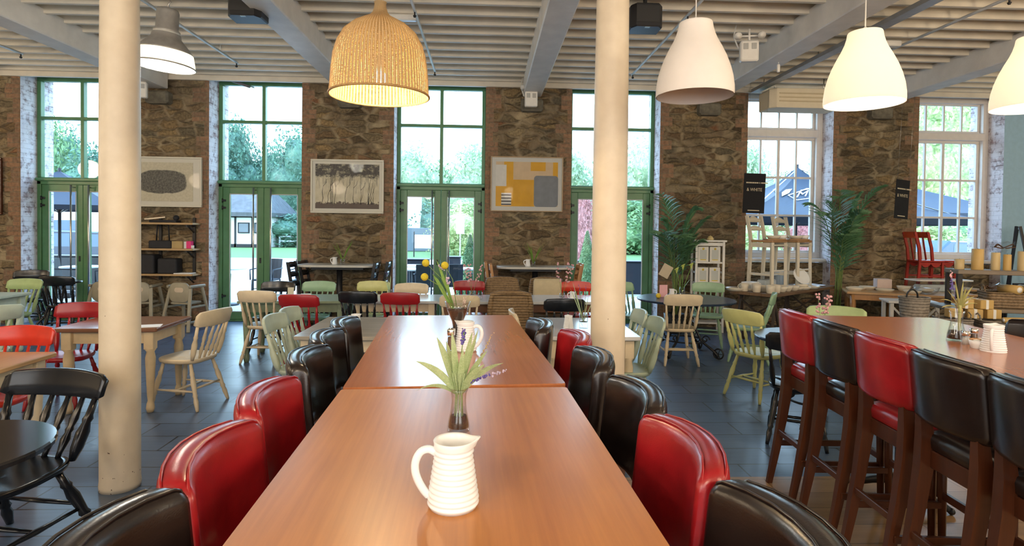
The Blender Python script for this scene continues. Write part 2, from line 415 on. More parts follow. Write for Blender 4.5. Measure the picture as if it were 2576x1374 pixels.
# ---- back wall with its openings
wb = MB()
def stone_face(x0, x1, z0, z1, y, teeth=(True, True)):
    z = z0; k = 0; rr = random.Random(int(x0*100))
    while z < z1-1e-4:
        h = min(rr.choice((.155, .234, .156)), z1-z); xs = [x0, x1]; a = .05+rr.random()*.12 + (.12 if k % 2 else 0); c = .05+rr.random()*.12+(.12 if k % 2 else 0)
        l = x0+a if teeth[0] else x0; r = x1-c if teeth[1] else x1
        for p, q, mi in ((x0, l, 1), (l, r, 0), (r, x1, 1)):
            if q-p > 1e-4: wb.add([(p, y, z), (q, y, z), (q, y, z+h), (p, y, z+h)], [(0, 1, 2, 3)], mi)
        z += h; k += 1
edges = [-12.0] + [e for o in OPEN for e in o]
for k in range(0, 12, 2):
    x0, x1 = (edges[k], edges[k+1]); stone_face(x0, x1, 0, 4.35, YW, (k > 0, True))
    if k > 0: wb.add([(x0, YW, 0), (x0, 10.2, 0), (x0, 10.2, 4.35), (x0, YW, 4.35)], [(0, 1, 2, 3)], 2)
    wb.add([(x1, YW, 0), (x1, 10.2, 0), (x1, 10.2, 4.35), (x1, YW, 4.35)], [(3, 2, 1, 0)], 2)
    wb.add([(x0, 10.2, 0), (x1, 10.2, 0), (x1, 10.2, 4.35), (x0, 10.2, 4.35)], [(3, 2, 1, 0)], 0)
x0 = OPEN[5][1]
wb.add([(x0, YW, 0), (x0, 10.2, 0), (x0, 10.2, 4.35), (x0, YW, 4.35)], [(0, 1, 2, 3)], 2)
wb.add([(x0, YW, 0), (12, YW, 0), (12, YW, 4.35), (x0, YW, 4.35)], [(0, 1, 2, 3)], 3)
wb.add([(x0, 10.2, 0), (12, 10.2, 0), (12, 10.2, 4.35), (x0, 10.2, 4.35)], [(3, 2, 1, 0)], 0)
for a, c in OPEN[4:]:                    # wall below the two sash windows
    stone_face(a, c, 0, 1.08, 9.72, (False, False))
    wb.add([(a, 9.72, 1.08), (c, 9.72, 1.08), (c, 10.2, 1.08), (a, 10.2, 1.08)], [(0, 1, 2, 3)], 0)
    wb.add([(a, 10.2, 0), (c, 10.2, 0), (c, 10.2, 1.08), (a, 10.2, 1.08)], [(3, 2, 1, 0)], 0)
for a, c in OPEN:                        # lintels
    wb.box(((a+c)/2, 9.98, 4.19), (c-a, .44, .36), 0, 0)
o = wb.build('wall_back', [stone, quoin, reveal, blue_w]); tag(o, 'rubble stone wall with brick edged piers between tall windows', 'wall', None, 'structure')
def slab(name, c, d, mat, label, cat='wall'):
    return tag(MB().box(c, d).build(name, mat), label, cat, None, 'structure')
slab('wall_left', (-11.6, 2.6, 2.17), (.2, 13.8, 4.35), plaster, 'plain plaster side wall far left, outside the picture')
slab('wall_right', (11.6, 2.6, 2.17), (.2, 13.8, 4.35), blue_w, 'plain painted side wall far right, outside the picture')
slab('wall_front', (0, -4.4, 2.17), (23.4, .2, 4.35), plaster, 'plain plaster wall behind the viewer')
slab('floor', (0, 2.95, -.05), (23.4, 14.5, .1), slate, 'dark blue grey slate tile floor', 'floor')
slab('wood_floor', (6.0, -.35, .004), (11.0, 8.0, .008), lam, 'golden brown wooden floor under the bar stools', 'floor')
slab('ceiling', (0, 2.9, 4.26), (23.4, 14.4, .12), ceil_p, 'cream boarded ceiling above the joists', 'ceiling')
y = YW-.08; k = 0
while y > -4.2:
    j = MB().box((0, 0, 0), (23, .055, .2), .005).build('ceiling_joist', joist_p, None, (0, y, ZC+.1))
    tag(j, 'cream painted ceiling joist running parallel to the window wall', 'ceiling joist', 'ceiling joists', 'structure'); y -= .318; k += 1
o = MB().box((0, YW-.02, ZC-.03), (23, .06, .1), .005).build('trim_1', joist_p); tag(o, 'cream timber wall plate along the top of the stone wall', 'trim', None, 'structure')
BX = [-8.15, -5.24, -2.24, .70, 3.64, 6.55]
bn = ['at the far left end of the ceiling', 'passing behind the left pillar', 'left of the rattan lamp', 'in the middle of the ceiling', 'right of the matte unlit pendant', 'above the right hand sash windows']
for x, t in zip(BX, bn):
    o = MB().box((0, 0, 0), (.30, 13.6, .30), .012).box((0, 0, .01), (.012, 13.6, .302), 0).build('ceiling_beam', beam_p, None, (x, 2.62, 3.91))
    tag(o, 'heavy grey white timber beam ' + t, 'ceiling beam', 'ceiling beams', 'structure')
    o = MB().box((0, 0, 0), (.36, .22, .2), .03).build('beam_corbel', M_('padstone', (.16, .145, .11), .9, .3, 12, .5, 30), None, (x, YW-.05, 3.62))
    tag(o, 'stone corbel block under the beam ' + t, 'corbel', 'stone corbels', 'structure')
for x, t in ((-2.217, 'left'), (.762, 'right')):
    p = MB().lathe(((.109, 0), (.111, .03), (.108, .06), (.107, 2.2), (.0965, 3.45), (.0965, 3.60)), (0, 0, 0), 40).build('pillar', col_p, None, (x, 3.58, 0))
    tag(p, 'cream painted round iron pillar, the %s one of two' % t, 'pillar', 'cream pillars', 'structure')
    h = MB().box((0, 0, 3.68), (.34, .34, .16), .02).build('pillar_head', beam_p, p)

# ---- green door units
def frame_rect(mb, x0, x1, z0, z1, w, y, d, m=0):
    mb.box(((x0+x1)/2, y, z1-w/2), (x1-x0, d, w), .006, m); mb.box(((x0+x1)/2, y, z0+w/2), (x1-x0, d, w), .006, m)
    mb.box((x0+w/2, y, (z0+z1)/2), (w, d, z1-z0-2*w), .006, m); mb.box((x1-w/2, y, (z0+z1)/2), (w, d, z1-z0-2*w), .006, m)
where = ['behind the left pillar', 'looking out on the thatched cottage', 'behind the yellow flowers', 'behind the right pillar']
for k, (a, c) in enumerate(OPEN[:4]):
    xc = (a+c)/2; w = c-a
    win = tag(bpy.data.objects.new('window_%d' % (k+1), None), 'green framed four pane window above the doors ' + where[k], 'window', None, 'structure'); COL.objects.link(win); win.location = (xc, YG, 0)
    f = MB(); frame_rect(f, -w/2, w/2, 2.30, 4.0, .062, .03, .09); f.box((0, .03, 3.15), (.055, .09, 1.6), .005); f.box((0, .03, 3.335), (w-.1, .088, .05), .005)
    f.box((0, -.01, 2.325), (w, .12, .05), .01)
    f.build('window_frame', green_f, win)
    MB().box((0, .045, 3.15), (w-.1, .006, 1.62)).build('pane', pane_glass, win)
    dr = tag(bpy.data.objects.new('door_%d' % (k+1), None), 'green glazed double doors ' + where[k], 'door', None, 'structure'); COL.objects.link(dr); dr.location = (xc, YG, 0)
    f = MB(); f.box((-w/2+.03, .03, 1.15), (.06, .1, 2.3), .005); f.box((w/2-.03, .03, 1.15), (.06, .1, 2.3), .005); f.box((0, .03, 2.275), (w, .1, .06), .005); f.box((0, .03, .012), (w, .14, .024), .005)
    f.build('door_frame', green_f, dr)
    lw = w/2-.062
    for s in (-1, 1):
        cx = s*(lw/2+.002); lf = MB()
        out = .115; inn = .105
        xo = cx+s*(lw/2-out/2); xi = cx-s*(lw/2-inn/2)
        lf.box((xo, .03, 1.135), (out, .055, 2.22), .006); lf.box((xi, .03, 1.135), (inn, .055, 2.22), .006)
        gx = (xo-s*out/2 + xi+s*inn/2)/2; gw = lw-out-inn
        lf.box((gx, .03, 2.19), (gw+.004, .055, .115), .006); lf.box((gx, .03, .09), (gw+.004, .055, .13), .006)
        fr = MB(); frame_rect(fr, gx-gw/2-.004, gx+gw/2+.004, .15, 2.138, .016, .0, .012)
        leaf = lf.build('door_leaf', green_f, dr)
        fr.build('glazing_bead', M_('white_bead', (.6, .6, .58), .4, 0), leaf)
        MB().box((gx, .035, 1.145), (gw, .006, 1.98)).build('pane', pane_glass, leaf)
        hx = cx-s*(lw/2-inn-.035); h = MB().tube([(hx, -.075, .42), (hx, -.075, 2.24)], .014, 10)
        for z in (.55, 2.2): h.tube([(hx, -.075, z), (hx-s*.02, .0, z)], .009, 8)
        h.build('handle', steel, leaf, label='long vertical steel bar handle')
        for z in (2.02, 1.90, .42):
            hh = MB().box((cx+s*(lw/2), -.006, z), (.11, .02, .035), .004).tube([(cx+s*lw/2, -.012, z-.035), (cx+s*lw/2, -.012, z+.035)], .012, 8).build('hinge', black_iron, leaf)
        if s < 0: MB().box((xi, 0, 1.02), (.03, .014, .09), .004).build('lock_plate', black_iron, leaf)
# ---- white sash windows
sash_w = M_('white_sash_paint', (.72, .68, .64), .4, .04)
for k, (a, c) in enumerate(OPEN[4:]):
    xc = (a+c)/2; w = c-a; nm = ('behind the white chairs on the display table', 'behind the red chairs')[k]
    win = tag(bpy.data.objects.new('window_%d' % (k+5), None), 'white multi pane sash window ' + nm, 'window', None, 'structure'); COL.objects.link(win); win.location = (xc, YG, 0)
    f = MB(); frame_rect(f, -w/2, w/2, 1.16, 4.0, .10, .03, .14); f.box((0, .02, 3.32), (w-.15, .15, .13), .01)
    f.build('window_frame', sash_w, win)
    s_ = MB(); x_ = w/2-.1
    frame_rect(s_, -x_, x_, 3.385, 3.92, .045, .06, .05); frame_rect(s_, -x_, x_, 1.24, 3.26, .05, .06, .05)
    for q in (-.5, 0, .5): s_.box((q*x_, .06, 3.65), (.028, .045, .5), .004); s_.box((q*x_, .06, 2.25), (.03 if q else .05, .045, 1.96), .004)
    for z in (2.56, 1.90): s_.box((0, .06, z), (2*x_-.06, .046, .035), .004)
    s_.build('sash', sash_w, win)
    MB().box((0, .075, 3.65), (2*x_-.04, .006, .5)).box((0, .075, 2.25), (2*x_-.04, .006, 1.98)).build('pane', pane_glass, win)
    MB().box((0, -.09, 1.13), (w+.02, .26, .06), .012).build('window_sill', sash_w, win)
# ------------------------------------------------------------------ bar stools and high tables
def padded_back(w=.40, z0=.82, z1=1.105, y0=-.245, th=.076, bow=.055):
    mb = MB(); R = []; h = z1-z0; r = th*.42
    us = [-1, -.985, -.95, -.88, -.7, -.5, -.25, 0, .25, .5, .7, .88, .95, .985, 1]
    for u in us:
        e = abs(u); ins = 0 if e < .9 else .022*((e-.9)/.1)**2.2
        y = y0 + bow*u*u; t = th/2 - ins*.55; hh = h/2-ins; rr = max(.004, r-ins*.5)
        ring = []
        for cy, cz, a in ((t-rr, hh-rr, 0), (-t+rr, hh-rr, PI/2), (-t+rr, -hh+rr, PI), (t-rr, -hh+rr, 1.5*PI)):
            for p in arc((cy, cz), rr, a, a+PI/2, 4):
                lean = -.10*(p[1])        # leans back towards the top
                dome = .012*(1-u*u)*(1 if p[1] > 0 else 0)*abs(p[1])/hh
                ring.append((u*w/2, y+p[0]+lean, (z0+z1)/2+p[1]+dome))
        R.append(ring)
    mb.rings(R, 0, True, True); return mb
def seam(mb, w, z0, z1, y0, th, bow, side):
    zc = (z0+z1)/2; h = (z1-z0)/2; pts = []
    def P(u, v, yy):
        ins = .022*(max(0, abs(u)-.9)/.1)**2.2
        return (u*w/2, y0+bow*u*u+yy-.10*v*h-(ins*.3 if yy > 0 else -ins*.3), zc+v*(h-ins)+.012*(1-u*u)*max(0, v)-.001*max(0, v))
    yy = side*(th/2-.012)
    for v in (-.9, -.5, 0, .5, .8): pts.append(P(-.98, v, yy))
    for u, v in ((-.965, .90), (-.93, .955), (-.87, .985), (-.6, .99), (-.3, .99), (0, .99), (.3, .99), (.6, .99), (.87, .985), (.93, .955), (.965, .90)): pts.append(P(u, v, yy))
    for v in (.8, .5, 0, -.5, -.9): pts.append(P(.98, v, yy))
    mb.tube(pts, .0032, 6)
def make_stool():
    t = thing('bar_stool', '', 'bar stool')
    bk = padded_back().build('backrest', dark_l, t)
    s = MB(); seam(s, .40, .82, 1.105, -.245, .076, .055, 1); seam(s, .40, .82, 1.105, -.245, .076, .055, -1); s.build('piping', dark_l, bk)
    R = []
    for z, k in ((.690, .93), (.70, .985), (.735, 1.0), (.757, .96), (.770, .82), (.774, .5)):
        R.append([(x*k, y*k+.01, z) for x, y in rrect(.41, .40, .09, 5)])
    MB().rings(R, 0, True).build('seat', dark_l, t)
    MB().box((0, .195, .655), (.35, .025, .075), .004).box((0, -.175, .655), (.30, .025, .075), .004).box((-.175, .01, .655), (.025, .36, .075), .004).box((.175, .01, .655), (.025, .36, .075), .004).build('seat_rail', stool_wood, t)
    for sx in (-1, 1):
        MB().turned((sx*.172, .205, 0), (sx*.172, .19, .69), ((0, .019), (1, .029)), 4).build('leg', stool_wood, t)
        R = []
        for y, z, r in ((-.300, 0, .016), (-.262, .2, .020), (-.225, .42, .025), (-.200, .62, .029), (-.198, .74, .027), (-.205, .84, .022), (-.208, .86, .018)):
            R.append([(sx*.150-r*.8, y-r, z), (sx*.150+r*.8, y-r, z), (sx*.150+r*.8, y+r, z), (sx*.150-r*.8, y+r, z)])
        MB().rings(R, 0, False).build('leg', stool_wood, t)
        MB().bar((sx*.165, -.255, .25), (sx*.172, .2, .25), .022, .034, .003).build('stretcher', stool_wood, t)
    MB().bar((-.172, .2, .30), (.172, .2, .30), .022, .038, .003).build('footrest', stool_wood, t)
    MB().bar((-.155, -.245, .33), (.155, -.245, .33), .022, .034, .003).build('stretcher', stool_wood, t)
    return t
stool = Maker(make_stool())
RED = {'backrest': red_l, 'piping': red_l, 'seat': red_l}
DRK = {'backrest': dark_l, 'piping': dark_l, 'seat': dark_l}
ordl = ['nearest', 'second nearest', 'third nearest', 'fourth nearest', 'fifth nearest', 'farthest']
# (back centre x, y, colour) left then right of the long table
L_ = [(-.615, .93, 'd'), (-.628, 1.32, 'r'), (-.668, 1.76, 'r'), (-.705, 2.28, 'd'), (-.745, 2.68, 'd'), (-.755, 3.06, 'd')]
R_ = [(.525, .93, 'd'), (.490, 1.34, 'r'), (.487, 1.76, 'd'), (.442, 2.25, 'd'), (.430, 2.665, 'r'), (.295, 3.02, 'd')]
for side, rows in (('left', L_), ('right', R_)):
    for k, (x, y, c) in enumerate(rows):
        sg = 1 if side == 'left' else -1; rot = (-PI/2 if side == 'left' else PI/2) + .05
        cn = 'red' if c == 'r' else 'dark brown'
        lab = '%s leather bar stool, %s on the %s side of the long wooden table' % (cn, ordl[k], side)
        stool.put((x+sg*.235, y, 0), rot, lab, 'bar stools along the long table', RED if c == 'r' else DRK)
R2 = [(1.865, 3.40, 'r', 'farthest', 'red'), (1.845, 2.99, 'd', 'second farthest', 'dark brown'), (1.825, 2.58, 'r', 'third farthest', 'red'), (1.80, 2.17, 'd', 'fourth farthest', 'dark brown'), (1.775, 1.76, 'd', 'nearest', 'dark brown')]
for x, y, c, w, cn in R2:
    stool.put((x+.235, y, .009 if y < 3.3 else .009), -PI/2-.06, '%s leather bar stool, %s in the row left of the right bar table' % (cn, w), 'bar stools at the right bar table', RED if c == 'r' else DRK)
stool.put((3.07-.235, 3.05, .009), PI/2-.1, 'dark leather bar stool beyond the ribbed jug of the right bar table', 'bar stools at the right bar table', DRK)
stool.put((3.05-.235, 2.55, .009), PI/2-.1, 'dark leather bar stool beyond the right bar table, cut by the picture edge', 'bar stools at the right bar table', DRK)

def high_table(loc, rz, w, l, label, mat):
    t = thing('bar_table', label, 'table', loc, rz, 'high wooden tables')
    MB().prism(rrect(w, l, .012, 3), 1.008, 1.05, 0, .004).build('table_top', mat, t)
    f = MB(); f.box((0, 0, .965), (w-.16, l-.2, .085), .004); f.build('apron', stool_wood, t)
    for s in (-1, 1):
        p = MB(); p.lathe(((.045, .03), (.05, .08), (.033, .14), (.033, .86), (.06, .93)), (0, s*l*.3, 0), 16); p.build('pedestal', black_iron, t)
        q = MB()
        for a in range(4):
            an = a*PI/2+PI/4; dx, dy = math.cos(an), math.sin(an)
            q.tube([(dx*.03, s*l*.3+dy*.03, .12), (dx*.15, s*l*.3+dy*.15, .07), (dx*.25, s*l*.3+dy*.25, .02)], [.03, .022, .018], 8)
            q.ball((dx*.25, s*l*.3+dy*.25, .02), .02)
        q.build('foot', black_iron, t)
    return t
high_table((-.068, 1.14, 0), math.radians(2.4), .775, 1.69, 'near orange brown wooden high table carrying the large ribbed jug', tab_wood)
high_table((-.163, 2.835, 0), math.radians(4.3), .78, 1.65, 'far reddish wooden high table carrying the yellow flowers', tab_wood2)
high_table((2.44, 2.83, .009), math.radians(-6), .79, 1.66, 'wooden bar table on the right carrying the small ribbed jug', tab_wood2)
high_table((2.27, 1.15, .009), math.radians(-6), .79, 1.66, 'wooden bar table at the lower right, mostly outside the picture', tab_wood)

# ------------------------------------------------------------------ painted spindle chairs
LEGP = ((0, .0125), (.06, .015), (.20, .021), (.28, .0155), (.32, .022), (.36, .017), (.60, .0235), (.72, .0165), (.76, .021), (.80, .016), (1, .014))
SPP = ((0, .009), (.12, .011), (.30, .0175), (.40, .011), (.45, .015), (.50, .011), (.62, .0165), (.78, .011), (1, .009))
def make_chair(nsp=4, post=True):
    t = thing('spindle_chair', '', 'chair')
    out = []
    for k in range(36):
        a = 2*PI*k/36; ca, sa = math.cos(a), math.sin(a)
        e = .62 if sa > 0 else .5
        x = math.copysign(abs(ca)**e, ca)*.208; y = math.copysign(abs(sa)**.62, sa)*.20
        x *= 1.0 if y > 0 else 1.0+.10*y/.2
        out.append((x, y))
    s = MB(); R = []
    for z, k in ((.395, .90), (.405, .97), (.425, 1.0), (.437, .985), (.436, .90), (.426, .6), (.424, .25)):
        R.append([(x*k, y*k, z+(.006*(y > .12) if k < .95 else 0)) for x, y in out])
    s.rings(R, 0, True); s.build('seat', cream, t)
    ft = {}
    for sx in (-1, 1):
        for sy, by, ty in ((1, .215, .135), (-1, -.245, -.125)):
            p0 = (sx*.200, by, 0); p1 = (sx*.135, ty, .405); ft[(sx, sy)] = (Vector(p0), Vector(p1))
            MB().turned(p0, p1, LEGP).build('leg', cream, t)
    q = lambda sx, sy, f: ft[(sx, sy)][0].lerp(ft[(sx, sy)][1], f)
    mids = []
    for sx in (-1, 1):
        a, b = q(sx, -1, .40), q(sx, 1, .40); MB().turned(a, b, ((0, .008), (.3, .010), (.5, .0145), (.7, .010), (1, .008)), 8).build('stretcher', cream, t); mids.append(a.lerp(b, .5))
    MB().turned(q(-1, -1, .46), q(1, -1, .46), ((0, .008), (.5, .0125), (1, .008)), 8).build('stretcher', cream, t)
    MB().turned(mids[0], mids[1], ((0, .008), (.5, .013), (1, .008)), 8).build('stretcher', cream, t)
    def crest_y(u): return -.285 + .048*u*u
    R = []; W_ = .225
    for k in range(17):
        u = -1+2*k/16; e = abs(u); top = .866 - .016*e*e - (.022*((e-.86)/.14)**2 if e > .86 else 0); bot = .722 + .004*e + (.018*((e-.9)/.1)**2 if e > .9 else 0)
        y = crest_y(u); th = .0125; ring = []
        lean = -.022
        for py, pz in ((-th, bot+.004), (-th+lean*.5, (top+bot)/2), (-th+lean-.002, top-.008), (-th+lean, top-.004), (-th*.7+lean, top), (th*.5+lean, top), (th*.85+lean, top-.004), (th*.85+lean, top-.008), (th*.9+lean*.5, (top+bot)/2), (th, bot+.004), (th*.7, bot), (-th*.7, bot)):
            ring.append((u*W_, y+py, pz))
        R.append(ring)
    MB().rings(R, 0, True).build('crest_rail', cream, t)
    for sx in (-1, 1):
        MB().turned((sx*.165, -.165, .43), (sx*.195, -.242, .738), ((0, .014), (.2, .025), (.45, .027), (.6, .017), (.66, .022), (.72, .016), (1, .014)), 8, 0, .75).build('back_post', cream, t)
    for k in range(nsp):
        u = -1+2*(k+1)/(nsp+1); MB().turned((u*.150, -.175, .43), (u*.19, crest_y(u*.86), .735), SPP, 8).build('spindle', cream, t)
    return t
chair = Maker(make_chair())
def C_(x, y, face, mat, label, group='painted spindle chairs', sc_=1.0):
    """face: direction the sitter looks, degrees from +x"""
    return chair.put((x, y, 0), math.radians(face-90), label, group, {'*': mat}, (sc_, sc_, 1.0 if sc_ == 1 else 1+.35*(sc_-1)))
C_(-2.62, 6.98, 86, cream2, 'cream spindle chair with its back to us at the sage green table')
C_(-2.02, 6.62, 84, red_p, 'dark red spindle chair pulled up to the sage green table')
C_(-2.27, 7.62, -92, mint, 'pale green spindle chair facing us behind the sage green table')
C_(-2.78, 7.55, -90, black_paint, 'black spindle chair facing us behind the sage green table')
C_(-1.48, 6.98, 88, black_paint, 'black spindle chair with its back to us beside the red one at the cream table')
C_(-.98, 6.88, 88, red_p, 'dark red spindle chair at the cream table, directly left of the yellow flowers')
C_(-1.55, 7.72, -90, lime, 'yellow green spindle chair facing us behind the cream table')
C_(-1.00, 7.20+.25, -90, cream2, 'cream spindle chair facing us behind the cream table')
C_(-1.50, 4.86, -4, sage2, 'nearer pale sage spindle chair at the left end of the pale topped table')
C_(-1.52, 5.28, -4, sage2, 'farther pale sage spindle chair at the left end of the pale topped table')
C_(-.30, 6.68, 90, cream2, 'cream spindle chair with its back to us, behind the glass of yellow flowers')
C_(.83, 6.42, 92, black_paint, 'black spindle chair with its back to us beside the wicker chair')
C_(-.25, 7.90, -90, red_p, 'red spindle chair facing us across the long white table, left of the wicker chair')
C_(1.27, 7.92, -90, red_b, 'bright red spindle chair facing us across the long white table, by the right pillar')
C_(.52, 5.25, 2, cream2, 'cream spindle chair at the left end of the table beside the right pillar')
C_(1.16, 5.30, 180, sage2, 'farther sage spindle chair right of the right pillar')
C_(1.18, 4.83, 180, sage, 'nearer sage spindle chair right of the right pillar')
C_(2.05, 7.92, -60, mint, 'green spindle chair behind the left rim of the round blue table')
C_(3.10, 7.95, -112, mint, 'green spindle chair behind the right rim of the round blue table')
C_(3.26, 7.02, 152, mint, 'green spindle chair on the right of the round blue table')
C_(2.33, 6.93, 86, cream2, 'cream spindle chair with its back to us at the round blue table')
C_(2.66, 5.50, 28, lime, 'lime yellow spindle chair left of the red bar stool')
C_(2.42, 4.36, 62, black_paint, 'black spindle chair behind the red bar stool')
C_(3.20, 5.10, -118, green_c, 'green spindle chair beyond the end of the right bar table', sc_=1.12)
C_(-7.02, 9.12, -62, black_paint, 'black spindle chair nearest the wall at the iron table by the left doors')
C_(-6.10, 8.62, 100, black_paint, 'black spindle chair in front of the iron table by the left doors')
C_(-4.62, 5.45, 150, sage2, 'pale sage spindle chair at the left picture edge, turned away')
C_(-6.10, 7.62, -90, green_c, 'olive green spindle chair behind the pale table at the left edge')
C_(-3.74, 5.27, -84, red_p, 'red spindle chair facing us behind the left pillar table')
C_(-2.66, 5.26, 168, cream2, 'cream spindle chair at the right end of the left pillar table')
C_(-3.30, 3.98, -88, red_b, 'bright red spindle chair behind the orange wooden table')
chair.put((-2.32, 2.79, 0), math.radians(-100-90), 'large black spindle chair with a curved back in the left foreground', 'painted spindle chairs', {'*': black_paint}, (1.3, 1.3, .95))

# ladder back chairs at the wall tables
def make_ladder():
    t = thing('ladder_chair', '', 'chair')
    MB().prism(rrect(.38, .37, .03, 3), .43, .455, 0, .006).build('seat', black_paint, t)
    for sx in (-1, 1):
        MB().bar((sx*.165, .16, 0), (sx*.165, .16, .43), .036, .036, .004).build('leg', black_paint, t)
        R = []
        for y, z in ((-.20, 0), (-.175, .43), (-.19, .65), (-.245, .95)): R.append([(sx*.17-.018, y-.02, z), (sx*.17+.018, y-.02, z), (sx*.17+.018, y+.02, z), (sx*.17-.018, y+.02, z)])
        MB().rings(R, 0, False).build('back_post', black_paint, t)
        MB().bar((sx*.167, -.185, .2), (sx*.165, .16, .2), .018, .025).build('stretcher', black_paint, t)
    for z, y in ((.90, -.232), (.77, -.208), (.64, -.190)):
        R = []
        for k in range(9):
            u = -1+k/4; yy = y-.03*(1-u*u); hh = .036+.012*(1-u*u)
            R.append([(u*.16, yy-.008, z-.03), (u*.16, yy+.008, z-.03), (u*.16, yy+.008, z+hh), (u*.16, yy-.008, z+hh)])
        MB().rings(R, 0, True).build('back_slat', black_paint, t)
    return t
lad = Maker(make_ladder())
pine = wood('honey_pine', (.38, .17, .055), (.56, .30, .11), 2, .35)
def L3(x, y, f, m, lab): lad.put((x, y, 0), math.radians(f-90), lab, 'chairs at the wall tables', {'*': m}, (1, 1, 1.12))
L3(-2.74, 8.93, 0, black_paint, 'black ladder back chair on the left of the wall table under the tree print')
L3(-2.68, 9.27, 0, black_paint, 'black ladder back chair tucked against the wall under the tree print')
L3(-1.93, 8.90, 180, black_paint, 'nearer black ladder back chair right of the wall table under the tree print')
L3(-1.80, 9.25, 180, black_paint, 'farther black ladder back chair right of the wall table under the tree print')
L3(.30, 8.85, 0, pine, 'nearer honey ladder back chair left of the wall table under the yellow print')
L3(.22, 9.24, 0, pine, 'farther honey ladder back chair left of the wall table under the yellow print')
L3(1.18, 8.85, 180, pine, 'nearer honey ladder back chair right of the wall table under the yellow print')
L3(1.27, 9.24, 180, pine, 'farther honey ladder back chair right of the wall table under the yellow print')

# wicker chairs
wick = wicker('brown_wicker', (.13, .075, .032), (.32, .21, .10))
def make_wicker():
    t = thing('wicker_chair', '', 'chair')
    b = MB(); NX, NZ = 34, 22
    def grid(y0, sgn):
        vs = []; fs = []
        for j in range(NZ+1):
            for i in range(NX+1):
                u = -1+2*i/NX; v = j/NZ; z = .42+v*.50
                wv = .006*(1 if (i//2+j) % 2 else -1)
                vs.append((u*(.235-.015*v), -.19-.09*v+.02*u*u+y0+sgn*wv, z-.02*u*u*v))
        for j in range(NZ):
            for i in range(NX):
                a = j*(NX+1)+i; f = (a, a+1, a+NX+2, a+NX+1); fs.append(f if sgn < 0 else f[::-1])
        b.add(vs, fs, 0, True)
    grid(-.025, -1); grid(.025, 1)
    pts = [(-.238, -.19, .42), (-.228, -.255, .78), (-.205, -.278, .905), (-.1, -.298, .925), (0, -.302, .928), (.1, -.298, .925), (.205, -.278, .905), (.228, -.255, .78), (.238, -.19, .42)]
    b.tube(pts, .031, 8)
    b.build('backrest', wick, t)
    MB().prism(rrect(.47, .44, .06, 4), .36, .43, 0, .015).build('seat', wick, t)
    MB().prism(rrect(.45, .42, .05, 4), .20, .362).build('apron', wick, t)
    for sx in (-1, 1):
        for sy in (-1, 1): MB().bar((sx*.19, sy*.175, 0), (sx*.19, sy*.175, .22), .045, .045, .004).build('leg', pine, t)
    return t
wk = Maker(make_wicker())
wk.put((.27, 6.72, 0), 0, 'brown wicker chair with its back to us, beyond the long wooden table', 'wicker chairs', None, (1.0, 1, .96))
wk.put((.22, 8.02, 0), PI, 'brown wicker chair facing us behind the long white table', 'wicker chairs')
w3 = wk.put((.86, 8.02, 0), PI, 'wicker chair with a cream back cushion facing us behind the long white table', 'wicker chairs')
cu = MB(); R = []
for z, t_, w_ in ((.44, .02, .18), (.46, .05, .2), (.65, .07, .205), (.86, .05, .2), (.90, .02, .185)): R.append([(x, y, z) for x, y in rrect(2*w_, 2*t_*.8, t_*.7, 3)])
tag(cu.rings(R, 0, True).build('cushion', M_('cream_canvas', (.62, .52, .33), .8, .06), None, (.86, 8.14, 0)), 'cream square cushion leaning on a wicker chair back behind the white table', 'cushion')

# ------------------------------------------------------------------ farmhouse tables
TLEG = ((0, .026), (.05, .034), (.10, .030), (.14, .021), (.2, .026), (.5, .036), (.66, .041), (.74, .030), (.77, .044), (.80, .030), (.82, .036))
def farm_table(loc, rz, w, d, h, top_m, leg_m, label, cat='table', over=.05):
    t = thing('farmhouse_table', label, cat, loc, rz)
    MB().prism(rrect(w, d, .018, 3), h-.032, h, 0, .006).build('table_top', top_m, t)
    a = MB(); ix, iy = w/2-over-.035, d/2-over-.035
    for s in (-1, 1): a.box((0, s*iy, h-.085), (2*ix, .022, .11)); a.box((s*ix, 0, h-.085), (.022, 2*iy, .11))
    a.build('apron', leg_m, t)
    for sx in (-1, 1):
        for sy in (-1, 1):
            l = MB().turned((sx*ix, sy*iy, 0), (sx*ix, sy*iy, h-.03), TLEG, 14); l.box((sx*ix, sy*iy, h-.11), (.078, .078, .16), .004); l.build('leg', leg_m, t)
    return t
grey_top = wood('grey_washed_wood', (.30, .27, .22), (.46, .42, .35), 0, .24, 1)
brown_top = wood('brown_table_wood', (.15, .065, .035), (.27, .13, .07), 0, .22, 1)
pine_top = wood('orange_pine_top', (.46, .25, .10), (.62, .40, .20), 1, .28, 1)
white_top = M_('white_table_top', (.62, .64, .66), .16, .03)
farm_table((-3.20, 5.26, 0), .06, .82, .68, .73, brown_top, cream, 'brown topped table with turned cream legs behind the left pillar')
farm_table((-2.28, 7.16, 0), .05, 1.25, .72, .73, sage_t, sage_t, 'sage green painted table with turned legs below the cottage doors')
farm_table((-1.11, 7.22, 0), .04, 1.04, .70, .73, white_top, cream2, 'pale topped table with cream legs behind the red and black chairs')
farm_table((-1.13, 5.12, 0), .0, .80, 1.02, .73, grey_top, cream2, 'pale wood topped table left of the long wooden table')
farm_table((.88, 5.16, 0), .0, .78, 1.02, .73, white_top, cream2, 'white topped table with turned cream legs behind the right pillar')
farm_table((.54, 7.26, 0), .04, 2.28, .74, .73, white_top, brown_top, 'long white topped table in front of the wicker chairs', over=.06)
farm_table((-6.22, 7.20, 0), .0, 1.0, .6, .73, sage2, sage2, 'pale green table cut off by the left picture edge')
farm_table((-3.32, 3.62, 0), .03, .86, .78, .73, pine_top, cream2, 'orange pine topped table at the left edge in front of the red chair')
